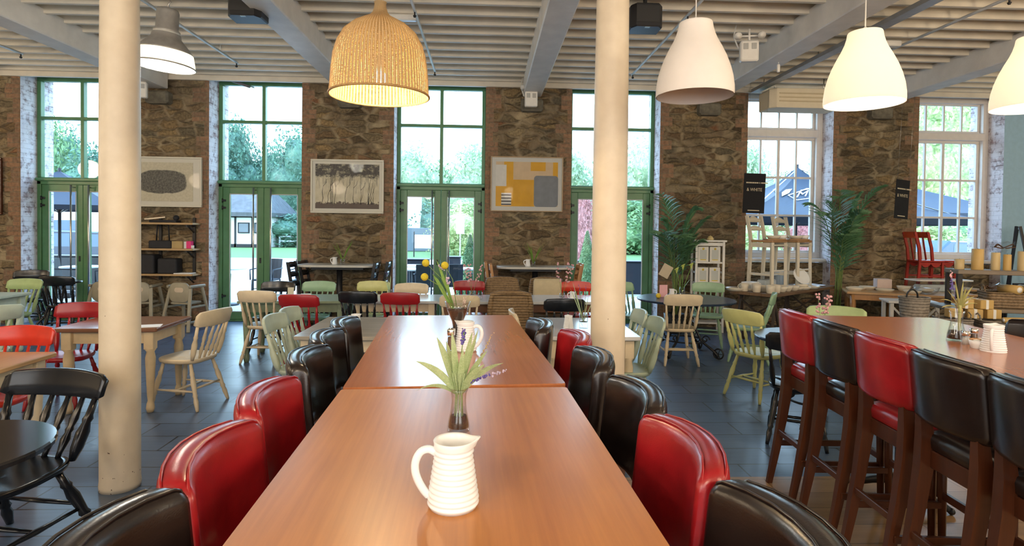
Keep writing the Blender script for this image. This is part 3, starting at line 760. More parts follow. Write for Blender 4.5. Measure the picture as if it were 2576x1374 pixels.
# high wall tables
def wall_table(x, label):
    t = thing('pedestal_table', label, 'table', (x, 9.10, 0))
    R = [[(px, py, z) for px, py in rrect(1.22*k, .62*k, .2*k, 6)] for z, k in ((.985, .97), (.99, .995), (1.015, 1.), (1.02, .99))]
    MB().rings(R, 0, False).build('table_top', M_('pale_stone_top', (.58, .57, .52), .25, .05), t)
    MB().box((0, 0, .962), (.8, .3, .045), .004).build('bearer', black_iron, t)
    MB().lathe(((.045, .02), (.045, .94)), (0, 0, 0), 14).build('pedestal', black_iron, t)
    f = MB()
    for a in range(4): an = a*PI/2+PI/4; f.bar((0, 0, .03), (.3*math.cos(an), .25*math.sin(an), .02), .06, .035, .006)
    f.build('foot', black_iron, t)
wall_table(-2.30, 'high pale topped table on a black pedestal under the tree print')
wall_table(.76, 'high pale topped table on a black pedestal under the yellow print')
# round tables
def iron_round(loc, r, h, m, label, wheels=False):
    t = thing('round_table', label, 'table', loc)
    R = [[(x*k, y*k, z) for x, y in circ(r, 48)] for z, k in ((h-.028, .97), (h-.024, .995), (h-.008, 1), (h, .985))]
    MB().rings(R, 0, False).build('table_top', m, t)
    for k in range(4):
        an = k*PI/2+PI/4; dx, dy = math.cos(an), math.sin(an); l = MB(); q = r*.72
        l.tube([(dx*.1, dy*.1, h-.03), (dx*q*.42, dy*q*.42, h*.78), (dx*q*.30, dy*q*.30, h*.5), (dx*q*.5, dy*q*.5, h*.28), (dx*q*.86, dy*q*.86, h*.14), (dx*q, dy*q, .03)], .017, 8)
        sp = [(dx*(q*.62+.055*math.cos(a)*(1-a/9)), dy*(q*.62+.055*math.cos(a)*(1-a/9)), h*.32+.055*math.sin(a)*(1-a/9)) for a in [x*.4 for x in range(18)]]
        l.tube(sp, .009, 6)
        lo = l.build('leg', black_iron, t)
        if wheels:
            w = MB(); c = Vector((dx*q, dy*q, .075)); e1 = Vector((dx, dy, 0)); e2 = Vector((0, 0, 1))
            w.tube([c+e1*.062*math.cos(2*PI*i/20)+e2*.062*math.sin(2*PI*i/20) for i in range(20)], .011, 6, 0, True)
            for i in range(5): w.tube([c, c+e1*.06*math.cos(2*PI*i/5)+e2*.06*math.sin(2*PI*i/5)], .005, 5)
            w.build('wheel', black_iron, lo)
    rg = MB(); rg.tube([(r*.42*math.cos(2*PI*i/28), r*.42*math.sin(2*PI*i/28), h*.27) for i in range(28)], .010, 6, 0, True); rg.build('ring_stretcher', black_iron, t)
    return t
iron_round((2.58, 7.36, 0), .62, .73, navy, 'round blue black table on a wheeled iron base beside the palm', True)
iron_round((2.76, 4.70, 0), .48, .73, navy, 'round dark table on a scrolled iron base behind the red bar stool')
iron_round((-6.52, 8.98, 0), .34, .73, black_paint, 'small round black iron table by the left doors')
iron_round((-2.08, 2.27, 0), .36, .73, M_('black_gloss_top', (.022, .022, .024), .12, .2, 30), 'round glossy black table in the left foreground')
# ------------------------------------------------------------------ jugs, vases, shakers
def smooth(pts, k=4):
    P = [Vector(p) for p in pts]; out = []
    for i in range(len(P)-1):
        a, b, c, d = P[max(0, i-1)], P[i], P[i+1], P[min(len(P)-1, i+2)]
        for j in range(k): t = j/k; out.append(.5*((2*b)+(c-a)*t+(2*a-5*b+4*c-d)*t*t+(3*b-a-3*c+d)*t**3))
    out.append(P[-1]); return out
def make_jug(ribs=11, h=.132, rb=.050, rt=.038):
    t = thing('ribbed_jug', '', 'jug')
    pr = [(.0, .0), (rb*.94, .0), (rb, .006)]; n = ribs*6
    for k in range(n+1):
        f = k/n; z = .008+f*(h-.022); r = rb+(rt-rb)*min(1, max(0, (f-.12)/.72))**.9
        pr.append((r+.0013*math.cos(2*PI*f*ribs), z))
    pr += [(rt+.001, h-.008), (rt+.0025, h-.002), (rt+.001, h), (rt-.003, h-.003), (rt-.004, h-.02), (rb-.007, .03), (rb-.01, .012), (.0, .010)]
    b = MB(); b.lathe(pr, (0, 0, 0), 48, 0, False)
    for i, p in enumerate(b.v):            # pull the spout out of the rim on +x
        if p.z > h-.03:
            r = math.hypot(p.x, p.y); a = math.atan2(p.y, p.x)
            k = math.exp(-(a/.30)**2)*((p.z-(h-.03))/.03)**1.5
            if r > .01: b.v[i] = Vector((p.x*(1+.36*k), p.y*(1+.1*k), p.z+.004*k))
    bo = b.build('body', white_china, t)
    hd = MB(); hd.tube(smooth([(-rt+.004, 0, h*.80), (-rt-.010, 0, h*.86), (-rt-.026, 0, h*.83), (-rt-.036, 0, h*.70), (-rt-.037, 0, h*.55), (-rt-.031, 0, h*.40), (-rt-.020, 0, h*.25), (-rb+.002, 0, h*.16)]), .0065, 10, 0, False, 1.25)
    hd.build('handle', white_china, t)
    return t
jug = Maker(make_jug())
def J(p, rz, lab, s=1.0): return jug.put(tuple(p), rz, lab, 'white ribbed jugs', None, (s, s, s))
J((-.062, 1.140, 1.05), .1, 'white ribbed jug in the foreground, standing on the near wooden table')
p = onz(1170, 888, 1.05); J((p.x, p.y+.05, 1.05), PI-.25, 'white ribbed jug on the far half of the long table, behind the green leaves')
p = onz(2520, 893, 1.05); J((p.x, p.y+.045, 1.05), .72, 'white ribbed jug with its handle towards us on the right bar table')
J((-3.08, 5.10, .73), PI, 'small white jug on the brown topped table behind the left pillar', .95)
p = ony(842, 664, 9.06); J((p.x, 9.06, 1.02), 0, 'small white jug on the wall table under the tree print', .85)
p = ony(1328, 664, 9.0); J((p.x, 9.0, 1.02), 0, 'small white jug on the wall table under the yellow print', .85)
J((.68+.38, 7.08, .73), 0, 'small white jug beside pink flowers on the long white table', .8)
J((-1.12, 4.98, .73), 0, 'cream jug on the pale wood topped table behind the dark bar stools', .95)
J((.72, 5.02, .73), PI/2, 'white jug on the table behind the right pillar, beside the lavender glass', .9)
J((2.45, 7.52, .73), PI, 'small white jug on the round blue black table', .8)

leaf_g = leafmat('pale_leaf', (.34, .46, .20), (.60, .70, .42), .35, 30)
leaf_d = leafmat('bright_leaf', (.13, .28, .035), (.30, .48, .09), .35, 30)
leaf_y = leafmat('yellowing_leaf', (.42, .42, .12), (.62, .58, .28), .35, 30)
lav = M_('lavender', (.12, .09, .34), .8, .3, 200)
lilac = M_('pale_lilac', (.50, .40, .52), .8, .2, 200)
pinkf = M_('pink_blossom', (.78, .42, .45), .7, .15, 200)
yellowf = M_('yellow_craspedia', (.62, .50, .03), .8, .25, 300, .6, 900)
stemm = M_('green_stem', (.16, .26, .06), .6, .2, 60)
drym = M_('dry_stalk', (.42, .30, .16), .7, .2, 60)
def vase(t, prof, name='glass_vase', n=28, fillz=None, th=.002):
    pr = list(prof); inn = [(max(.001, r-th), z) for r, z in reversed(pr) if z > .004]
    MB().lathe([(0, 0)]+pr+inn+[(0, .006)], (0, 0, 0), n, 0, False).build(name, gloss_glass, t)
    if fillz:
        q = [(max(.001, r-th*1.6), z) for r, z in pr if .004 < z < fillz]; zz = fillz
        for k in range(len(pr)-1):
            if pr[k][1] <= fillz <= pr[k+1][1]: f = (fillz-pr[k][1])/max(1e-6, pr[k+1][1]-pr[k][1]); q.append((pr[k][0]+(pr[k+1][0]-pr[k][0])*f-th*1.6, fillz))
        q = [(0, q[0][1]), *q, (0, fillz)]; MB().lathe(q, (0, 0, 0), n, 0, False).build('gravel', soil, t)
def leafw(m): return lambda t: m*max(.05, math.sin(PI*min(1, t*.92+.08))**.7)
def curve(p0, d, L, droop, n=8):
    p = Vector(p0); d = Vector(d).normalized(); out = [p.copy()]
    for k in range(n): p = p + d*(L/n); out.append(p.copy()); d = (d + Vector((0, 0, -droop/n))).normalized()
    return out
def spike(mb, p0, d, L, r, n, m=0, rr=None):
    rr = rr or rnd; p = Vector(p0); d = Vector(d).normalized()
    for k in range(n):
        f = k/n; c = p + d*L*f + Vector((rr.uniform(-1, 1), rr.uniform(-1, 1), rr.uniform(-.5, .5)))*r*1.1*(1-.4*f)
        mb.ball(c, r*rr.uniform(.5, .8)*(1-.35*f), m, 6, 4)
# first vase (near)
p = onz(1152, 1094, 1.05)
t = thing('flower_vase', 'flask shaped glass vase with pale leaves and lavender, right behind the foreground jug', 'vase', (p.x, p.y+.03, 1.05))
vase(t, ((.026, 0), (.0305, .003), (.0305, .012), (.028, .03), (.0215, .06), (.0195, .085), (.0215, .105), (.026, .118)), fillz=.042)
lv = MB()
for (dx, dy, dz, L, dr, w) in ((-.75, -.1, .75, .17, .9, .0085), (-.45, .1, 1, .19, .35, .010), (-.15, -.1, 1, .20, .1, .009), (.25, 0, 1, .20, .15, .009), (.6, .1, .9, .16, .5, .009), (.8, -.1, .75, .17, .9, .009), (.1, -.3, 1, .15, .3, .008), (-.95, 0, .35, .14, 1.4, .006), (.35, .3, 1, .21, .2, .008), (-.3, .35, 1, .17, .4, .009), (.55, -.3, .8, .13, .8, .008)):
    st = Vector((dx*.008, dy*.008, .10)); lv.blade(curve(st, (dx*.75, dy*.5, dz*.8+.25), L*.86, dr), leafw(w*1.25), Vector((.55, .5+dy, .35*(-1 if dx > 0 else 1))), 0, .2)
for k in range(9):
    a = k*.7; lv.tube([(math.cos(a)*.012, math.sin(a)*.012, .03), (math.cos(a)*.008, math.sin(a)*.008, .11), (math.cos(a)*.02, math.sin(a)*.02, .16)], .0018, 5)
lv.build('leaves', leaf_g, t)
fl = MB(); spike(fl, (.03, 0, .135), (.9, .1, .28), .06, .006, 26); fl.build('lavender_flower', lav, t)
fl = MB(); spike(fl, (.09, .005, .152), (.9, .1, .28), .045, .006, 12); fl.build('lilac_flower', lilac, t)
fl = MB(); fl.tube([(.01, 0, .1), (.045, .02, .17), (.085, .03, .25)], .0011, 5); spike(fl, (.055, .022, .19), (.5, .1, 1), .085, .0035, 20); fl.build('dry_grass_spike', drym, t)
fl = MB(); fl.tube([(0, 0, .1), (.004, .01, .2), (.012, .02, .27)], .0014, 5); fl.build('flower_stem', stemm, t)
fl = MB(); spike(fl, (.010, .018, .235), (.02, .05, 1), .042, .0062, 26); fl.build('blue_flower', lav, t)
# second vase (yellow flowers)
p = onz(1147, 888, 1.05); px_, py_ = p.x, p.y+.10
t = thing('flower_vase', 'hourglass glass vase with yellow ball flowers and long green leaves on the far table', 'vase', (px_, py_, 1.05))
vase(t, ((.048, 0), (.052, .004), (.045, .03), (.028, .075), (.022, .1), (.027, .125), (.046, .17), (.060, .215)), fillz=.182)
lv = MB()
def to_v(px, py, dy=0): q = ony(px, py, py_+dy); return Vector((q.x-px_, dy, q.z-1.05))
for tip, base, w in (((1088, 690), (1143, 785), .009), ((1098, 655), (1146, 785), .007), ((1120, 690), (1140, 780), .006)):
    a = to_v(*base); b_ = to_v(*tip, .02); mid = a.lerp(b_, .55)+Vector((-.004, 0, .012))
    lv.blade([a, a.lerp(mid, .5), mid, mid.lerp(b_, .55)+Vector((0, 0, .004)), b_], leafw(w), (1, .3, .3), 0, .2)
lv.build('leaves', leaf_d, t)
lv = MB()
for k in range(8):
    dx = -.5+k*.16; lv.blade(curve((.02, 0, .175), (dx+.2, .1*(-1)**k, 1), .10, .8), leafw(.003), (0, 1, .2), 0, .1)
lv.build('dry_grass', leaf_y, t)
for q in ((1071, 662), (1068, 697), (1119, 668)):
    c = to_v(*q, -.005); f_ = MB(); f_.ball(c, .0175, 0, 14, 10); f_.build('flower_head', yellowf, t)
    MB().tube([c, c.lerp(Vector((.0, 0, .17)), .4)+Vector((.012, 0, .02)), (0, 0, .16)], .0016, 5).build('flower_stem', stemm, t)
fl = MB(); spike(fl, to_v(1105, 668), (.55, 0, -.5), .04, .006, 12); fl.build('lilac_flower', lilac, t); fl = MB(); spike(fl, to_v(1125, 700), (.3, 0, -1), .03, .008, 14); fl.build('lilac_flower', lilac, t)
fl = MB(); spike(fl, to_v(1168, 775), (.02, -.1, 1), .05, .0065, 26); fl.build('pale_flower', M_('blush_flower', (.66, .52, .46), .8, .15, 200), t)
# shakers
def make_shaker():
    t = thing('pepper_shaker', '', 'shaker')
    MB().lathe(((0, 0), (.019, 0), (.020, .004), (.018, .04), (.0155, .055), (.0155, .058), (.013, .058), (.015, .04), (.017, .006), (0, .006)), (0, 0, 0), 20, 0, False).build('glass_jar', gloss_glass, t)
    MB().lathe(((0, .006), (.016, .006), (.0145, .045), (0, .045)), (0, 0, 0), 16, 0, False).build('contents', M_('ground_pepper', (.16, .09, .05), .9, .4, 300), t)
    MB().lathe(((.0165, .052), (.0185, .054), (.0185, .068), (.0165, .073), (.0, .075)), (0, 0, 0), 20).build('cap', chrome, t)
    return t
shk = Maker(make_shaker())
p = onz(1116, 1103, 1.12); shk.put((p.x, p.y, 1.05), 0, 'glass pepper shaker with metal cap, half hidden behind the foreground jug', 'glass shakers')
p = onz(1136, 885, 1.05); shk.put((p.x-.002, p.y+.01, 1.05), 0, 'glass shaker beside the far jug on the long table', 'glass shakers', None, (1.05, 1.05, 1.4))
p = onz(2438, 873, 1.05); shk.put((p.x, p.y+.02, 1.05), 0, 'glass salt shaker filled with white salt on the right bar table', 'glass shakers', {'contents': M_('salt', (.8, .8, .8), .9, 0)})
p = onz(2462, 866, 1.05); shk.put((p.x, p.y+.03, 1.05), 0, 'glass shaker between the salt and the sugar bowl on the right bar table', 'glass shakers')
# sugar bowl
p = onz(2475, 884, 1.05)
t = thing('sugar_bowl', 'round white bowl of sugar sachets beside the jug on the right bar table', 'bowl', (p.x, p.y+.03, 1.05))
MB().lathe(((0, 0), (.024, 0), (.027, .004), (.036, .028), (.040, .048), (.038, .048), (.033, .028), (.022, .008), (0, .008)), (0, 0, 0), 32, 0, False).build('bowl', white_china, t)
for k in range(7):
    MB().box((rnd.uniform(-.02, .02), rnd.uniform(-.018, .018), .046+rnd.uniform(0, .006)), (.03, .02, .006), .002, 0, rnd.uniform(0, 3)).build('sachet', M_('brown_sachet', (.55, .30, .14), .7, .1) if k % 2 else white_p, t)
# right table vase
p = onz(2428, 868, 1.05); vx, vy = p.x+.012, p.y+.07
t = thing('flower_vase', 'flask shaped glass vase with a spiky pale plant on the right bar table', 'vase', (vx, vy, 1.05))
vase(t, ((.038, 0), (.042, .004), (.042, .02), (.038, .05), (.028, .09), (.026, .115), (.030, .145), (.034, .16)), fillz=.06)
lv = MB()
lv.tube([(.01, 0, .03), (.014, 0, .12), (.015, 0, .19)], .007, 7)
for (dx, dz, L, dr) in ((-.85, .9, .13, 1.1), (-.4, 1, .11, .3), (0, 1, .16, .1), (.25, 1, .15, .4), (.5, 1, .14, .5), (.8, .9, .13, .9), (1, .55, .13, .7), (-.95, .5, .10, 1.0), (.35, .9, .12, .3)):
    lv.blade(curve((.015, 0, .17), (dx, rnd.uniform(-.3, .3), dz), L, dr), leafw(.0075), (.1, 1, .3), 0, .3)
lv.build('leaves', leaf_y, t)
fl = MB(); fl.tube([(.01, 0, .1), (.01, .03, .25), (.0, .04, .33)], .0012, 5); spike(fl, (.004, .035, .27), (-.1, .05, 1), .05, .008, 14); fl.build('lavender_flower', lav, t)
fl = MB(); spike(fl, (.0, .04, .325), (-.02, .05, 1), .04, .007, 9); fl.build('blush_flower', pinkf, t)
# small vases on the other tables
def small_vase(loc, lab, kind, r=.03, h=.10, H=.3):
    t = thing('flower_vase', lab, 'vase', loc)
    vase(t, ((r*.9, 0), (r, .003), (r, h*.5), (r*.95, h)), fillz=h*.45, n=18); rr = random.Random(int(abs(loc[0])*1000))
    if kind == 'fern':
        l = MB()
        for k in range(12):
            a = rr.uniform(0, 6.28); l.blade(curve((0, 0, h*.5), (.45*math.cos(a), .45*math.sin(a), 1), H*rr.uniform(.6, 1), .5), leafw(.008), (math.sin(a), -math.cos(a), .2), 0, .2)
        l.build('leaves', leaf_d, t)
    elif kind == 'pink':
        l = MB(); f = MB()
        for k in range(3):
            d = (rr.uniform(-.35, .35), rr.uniform(-.2, .2), 1); pts = curve((0, 0, h*.4), d, H, .2); l.tube(pts, .0018, 5)
            for q in pts[4:]:
                for j in range(3): f.ball(q+Vector((rr.uniform(-.02, .02), rr.uniform(-.02, .02), rr.uniform(-.015, .015))), .011, 0, 6, 4)
        l.build('flower_stem', stemm, t); f.build('blossom', pinkf, t)
    elif kind == 'lav':
        l = MB(); f = MB()
        for k in range(8):
            d = (rr.uniform(-.4, .4), rr.uniform(-.3, .3), 1); pts = curve((0, 0, h*.4), d, H*rr.uniform(.55, 1), .15); l.blade(pts, leafw(.004), (1, .2, .2)) if k > 2 else l.tube(pts, .0016, 5)
            if k < 3: spike(f, pts[-2], d, H*.22, .007, 10)
        l.build('leaves', leaf_g, t); f.build('lavender_flower', lav, t)
    elif kind == 'lily':
        l = MB(); f = MB()
        for k, d in enumerate(((-.25, 0, 1), (.05, .1, 1), (.3, 0, 1))):
            pts = curve((0, 0, h*.4), d, H*(.8+.1*k), .3); l.tube(pts, .004, 6); l.blade(curve((0, 0, h*.6), (d[0]*2, .1, 1), H*.6, .4), leafw(.014), (.2, 1, .2))
            c = pts[-1]; f.rings([[(c.x+r*math.cos(a), c.y+r*math.sin(a), c.z+z+(.02*math.cos(a) if r > .02 else 0)) for a in [i*PI/5 for i in range(10)]] for r, z in ((.004, -.02), (.01, .0), (.02, .03), (.03, .045))], 0, True, False)
        l.build('leaves', leaf_d, t); f.build('lily_flower', M_('lily_yellow_green', (.55, .62, .15), .5, .1), t)
p = ony(862, 664, 8.95); small_vase((p.x, 8.95, 1.02), 'small glass of green leaves on the wall table under the tree print', 'fern', .035, .09, .40)
p = ony(1342, 664, 8.98); small_vase((p.x, 8.98, 1.02), 'small glass with one tall fern leaf on the wall table under the yellow print', 'fern', .03, .08, .42)
small_vase((-.18, 7.25, .73), 'glass of pink flowers at the left end of the long white table', 'pink', .035, .09, .38)
small_vase((.93, 7.06, .73), 'glass of pink flowers at the right half of the long white table', 'pink', .035, .09, .42)
small_vase((.86, 5.06, .73), 'clear square glass of lavender on the table beside the right pillar', 'lav', .04, .13, .42)
small_vase((-1.22, 7.30, .73), 'tiny glass of dried stems on the pale table behind the black chair', 'lav', .025, .09, .28)
small_vase((2.62, 7.62, .73), 'glass of yellow green lilies on the round blue black table', 'lily', .035, .12, .36)
small_vase((2.90, 4.86, .73), 'vase of pink blossom on the round dark table beyond the red bar stool', 'pink', .035, .10, .30)
t = thing('glass_tumbler', 'small brown glass tumbler beside pink flowers on the long white table', 'tumbler', (-.08, 7.12, .73)); vase(t, ((.026, 0), (.028, .003), (.030, .08)), fillz=.05, n=16)
# cards and papers
def card(loc, rz, d, mat, lab, cat='card', name='table_card'): tag(MB().box((0, 0, d[2]/2), d, .0008).build(name, mat, None, loc, rz), lab, cat)
pinkc = M_('pink_card', (.72, .40, .45), .6, .03); paper = M_('white_paper', (.80, .80, .80), .7, .02)
p = onz(1690, 738, .73); card((2.33, 7.50, .73), .1, (.11, .004, .16), pinkc, 'upright pink menu card on the round blue black table')
card((-2.44, 7.28, .73), 0, (.075, .004, .11), M_('cream_card', (.62, .58, .46), .7, .02), 'upright cream table card on the sage green table')
card((-2.90, 5.05, .73), .35, (.21, .15, .003), paper, 'white menu sheet lying on the brown topped table', 'menu', 'menu_sheet')
card((-2.20, 7.10, .73), .2, (.12, .10, .05), M_('napkin_stack', (.75, .68, .62), .8, .03), 'small stack of napkins on the sage green table', 'napkins', 'napkin_stack')
tag(MB().ball((0, 0, .033), .033, 0, 16, 10).build('lemon_ball', M_('yellow_candle', (.75, .55, .04), .5, .05), None, (2.22, 7.36, .73)), 'small yellow ball beside the pink card on the round table', 'ball')

# ------------------------------------------------------------------ pictures
def picture(px0, px1, py0, py1, fm, mm, lab, mw, artfn, fw_=.028):
    a = ony(px0, py0, YW-.03); b = ony(px1, py1, YW-.03); w = b.x-a.x; h = a.z-b.z
    t = thing('framed_picture', lab, 'picture', ((a.x+b.x)/2, YW-.03, (a.z+b.z)/2))
    f = MB(); frame_rect(f, -w/2, w/2, -h/2, h/2, fw_, 0, .045); f.build('picture_frame', fm, t)
    MB().box((0, .004, 0), (w-fw_*1.6, .008, h-fw_*1.6)).build('mount', mm, t)
    artfn(t, w, h, mw)
    MB().box((0, -.012, 0), (w-fw_*1.9, .002, h-fw_*1.9)).build('glazing', picture_glass, t)
def art_oval(t, w, h, mw):
    m, nt, N, L, b = newmat('stone_print'); c = objc(N)
    d = noise(N, L, c, 5, 3); ad = N.new('ShaderNodeVectorMath'); ad.operation = 'MULTIPLY_ADD'; ad.inputs[1].default_value = (.07, .07, .07); L.new(d.outputs['Color'], ad.inputs[0]); L.new(c, ad.inputs[2])
    v = mapping(N, L, ad.outputs[0], (1/.40, 0, 1/.19), (0, 0, 0), (.08, 0, -.20))
    sx = N.new('ShaderNodeSeparateXYZ'); L.new(v, sx.inputs[0])
    ps = []
    for k in (0, 2):
        q = N.new('ShaderNodeMath'); q.operation = 'ABSOLUTE'; L.new(sx.outputs[k], q.inputs[0]); r = N.new('ShaderNodeMath'); r.operation = 'POWER'; r.inputs[1].default_value = 3.0; L.new(q.outputs[0], r.inputs[0]); ps.append(r)
    s = N.new('ShaderNodeMath'); s.operation = 'ADD'; L.new(ps[0].outputs[0], s.inputs[0]); L.new(ps[1].outputs[0], s.inputs[1])
    g = noise(N, L, c, 40, 5, .7)
    dark = ramp(N, L, g.outputs['Fac'], ((.3, (.05, .05, .045)), (.7, (.22, .21, .18)))).outputs[0]
    pap = ramp(N, L, noise(N, L, c, 30, 4).outputs['Fac'], ((.3, (.50, .46, .34)), (.7, (.60, .56, .43)))).outputs[0]
    fc = ramp(N, L, s.outputs[0], ((.80, 1.), (1.05, 0.))); L.new(mix(N, L, fc.outputs[0], pap, dark), b.inputs['Base Color']); setp(b, rough=.8)
    MB().box((0, -.003, 0), (w-2*mw-.1, .004, h-2*mw)).build('print', m, t)
def art_trees(t, w, h, mw):
    m, nt, N, L, b = newmat('tree_print_ink'); c = objc(N); sx = N.new('ShaderNodeSeparateXYZ'); L.new(c, sx.inputs[0])
    def mr(a, b_, lo, hi):
        q = N.new('ShaderNodeMapRange'); q.inputs['From Min'].default_value = a; q.inputs['From Max'].default_value = b_; q.inputs['To Min'].default_value = lo; q.inputs['To Max'].default_value = hi; L.new(sx.outputs[2], q.inputs[0]); return q.outputs[0]
    def add(a, b_, op='ADD'):
        q = N.new('ShaderNodeMath'); q.operation = op; L.new(a, q.inputs[0]); L.new(b_, q.inputs[1]); return q.outputs[0]
    pap = ramp(N, L, noise(N, L, c, 6, 4).outputs['Fac'], ((.35, (.50, .45, .31)), (.65, (.66, .61, .46)))).outputs[0]
    n1 = noise(N, L, mapping(N, L, c, (1, 1, 1.5)), 8, 8, .72).outputs['Fac']
    s1 = add(n1, mr(-.02, .20, -.28, .10))
    k = mix(N, L, ramp(N, L, s1, ((.46, 0.), (.60, .92))).outputs[0], pap, (.050, .048, .055))
    n2 = noise(N, L, mapping(N, L, c, (26, 1, 2.2)), 1.5, 5, .65).outputs['Fac']
    s2 = add(n2, mr(-.16, .06, -.10, .05))
    k = mix(N, L, ramp(N, L, s2, ((.56, 0.), (.66, .6))).outputs[0], k, (.13, .125, .11))
    n3 = noise(N, L, c, 13, 6, .7).outputs['Fac']
    s3 = add(n3, mr(-.30, -.19, .22, -.30))
    k = mix(N, L, ramp(N, L, s3, ((.50, 0.), (.58, .9))).outputs[0], k, (.085, .055, .05))
    L.new(k, b.inputs['Base Color']); setp(b, rough=.8)
    pr = MB(); W_, H_ = w-2*mw, h-2*mw
    pr.box((0, -.003, 0), (W_, .004, H_)).build('print', m, t)
    tr = MB(); rr = random.Random(3)
    for k in range(15):
        x0 = rr.uniform(-.46, .46)*W_; z = -H_*.40; top = rr.uniform(.05, .30)*H_; p = [(x0, -.006, z)]; xx = x0
        for q in range(5): xx += rr.uniform(-.02, .025); p.append((xx, -.006, z+(top-z)*(q+1)/5))
        tr.tube(p, [.0055*rr.uniform(.4, 1)*(1-.15*i) for i in range(6)], 4)
        if k % 2: tr.tube([p[3], (p[3][0]+.05, -.006, p[3][2]+.06), (p[3][0]+.07, -.006, p[3][2]+.13)], [.003, .002, .001], 4)
    tr.build('painted_trunks', M_('ink', (.02, .02, .025), .8, 0), t)
def art_yellow(t, w, h, mw):
    W_, H_ = w-2*mw, h-2*mw; ye = M_('art_yellow', (.62, .33, .012), .6, .08, 8); gr = M_('art_grey', (.17, .19, .22), .6, .12, 8); pk = M_('art_peach', (.58, .44, .28), .6, .08, 6); wh = M_('art_white', (.60, .60, .57), .6, .05); bk = M_('art_black', (.03, .03, .035), .6, .1)
    a = MB()
    def R(x0, x1, z0, z1, m, y): a.add([(-W_/2+x0*W_, y, -H_/2+z0*H_), (-W_/2+x1*W_, y, -H_/2+z0*H_), (-W_/2+x1*W_, y, -H_/2+z1*H_), (-W_/2+x0*W_, y, -H_/2+z1*H_)], [(0, 1, 2, 3)], m)
    a.box((0, -.002, 0), (W_, .004, H_), 0, 2)
    R(0, .62, 0, .45, 0, -.0046); R(.13, .28, .3, 1, 0, -.0048); R(.56, .80, .80, 1.0, 0, -.0050); R(.92, 1.0, .6, 1, 0, -.0047); R(0, .17, .45, .93, 3, -.0050); R(.28, .62, .45, .6, 0, -.0047)
    P = rrect(.39*W_, .70*H_, .05, 5); a.add([(x+.80*W_, -.0056, z+.33*H_-H_*0) for x, z in [(x-W_*.49, z-H_*.485) for x, z in P]], [tuple(range(len(P)))], 1)
    R(.0, .16, .70, .76, 3, -.0056); R(.09, .25, .02, .30, 3, -.0056)
    for k in range(4): R(.09, .25, .03+.07*k, .055+.07*k, 4, -.0060)
    a.build('print', [ye, gr, pk, wh, bk], t)
pwhite = M_('white_frame_paint', (.66, .63, .53), .45, .03); pwood = M_('pale_wood_frame', (.50, .36, .22), .45, .08); mount_w = M_('white_mount', (.64, .62, .54), .8, .02); mount_g = M_('grey_mount', (.55, .56, .54), .8, .02)
picture(330, 508, 393, 522, pwhite, mount_w, 'white framed print of a grey stone shape above the shelves', .09, art_oval)
picture(782, 965, 400, 538, pwhite, mount_w, 'white framed black ink print of bare trees', .075, art_trees, .03)
picture(1235, 1415, 393, 534, pwood, mount_g, 'pale wood framed abstract print in yellow and grey', .085, art_yellow, .016)
t = ony(3, 470, YW-.03); o = thing('framed_picture', 'dark framed picture cut off by the left picture edge', 'picture', (t.x-.55, YW-.03, 2.18)); f = MB(); frame_rect(f, -.56, .56, -.45, .45, .035, 0, .045); f.build('picture_frame', stool_wood, o); MB().box((0, .004, 0), (1.06, .008, .84)).build('mount', mount_w, o)

# ------------------------------------------------------------------ wall shelves and high chairs
shelf_wood = wood('shelf_board', (.42, .26, .12), (.58, .40, .21), 0, .45)
sx0, sx1 = -5.88, -4.60; sxm = (sx0+sx1)/2
t = thing('shelving', 'three pale wood shelves on black uprights below the stone shape print', 'shelves', (sxm, YW, 0))
up = MB()
for x in (-.50, .0, .53): up.box((x, -.018, 1.22), (.045, .03, 1.0), .004)
up.build('upright', black_iron, t)
SZ = [1.62, 1.215, .815]
for z in SZ:
    s = MB().box((0, -.16, z), (sx1-sx0, .27, .032), .008).build('shelf_board', shelf_wood, t)
    b = MB()
    for x in (-.50, .53): b.bar((x, -.03, z-.03), (x, -.27, z-.03), .022, .03); b.bar((x, -.03, z-.14), (x, -.22, z-.035), .016, .016)
    b.tube([(.60, -.27, z-.016), (.60, -.275, z-.06), (.60, -.25, z-.085), (.60, -.225, z-.06)], .006, 6)
    b.build('bracket', black_iron, s)
SB = lambda k: SZ[k]+.016
blk = M_('black_fabric', (.012, .013, .018), .7, .2)
b = thing('black_bag', 'black carrier with tall handles on the middle wall shelf', 'bag', (sxm+.12, YW-.17, SB(1)))
MB().prism(rrect(.36, .2, .04, 3), 0, .12, 0, .01).build('bag_body', blk, b); MB().tube([(-.10, 0, .11), (-.085, 0, .36), (0, 0, .40), (.085, 0, .36), (.10, 0, .11)], .010, 6).build('handle', blk, b)
tag(MB().prism(rrect(.19, .15, .01, 2), 0, .115, 0, .004).build('cardboard_box', M_('kraft_card', (.42, .31, .14), .8, .08), None, (sxm+.36, YW-.17, SB(1))), 'tan cardboard box on the middle wall shelf', 'box')
b = thing('pink_packet', 'bright pink and white packet at the right of the middle wall shelf', 'packet', (sxm+.525, YW-.17, SB(1))); MB().box((.012, 0, .058), (.075, .08, .116), .004).build('pink_side', M_('hot_pink', (.75, .03, .20), .5, .05), b); MB().box((-.045, 0, .055), (.04, .08, .11), .004).build('white_side', paper, b)
tag(MB().lathe(((0, 0), (.022, 0), (.022, .05), (0, .05)), (0, 0, 0), 14).build('small_tub', paper, None, (sxm+.595, YW-.20, SB(1))), 'little white tub at the right end of the middle wall shelf', 'tub')
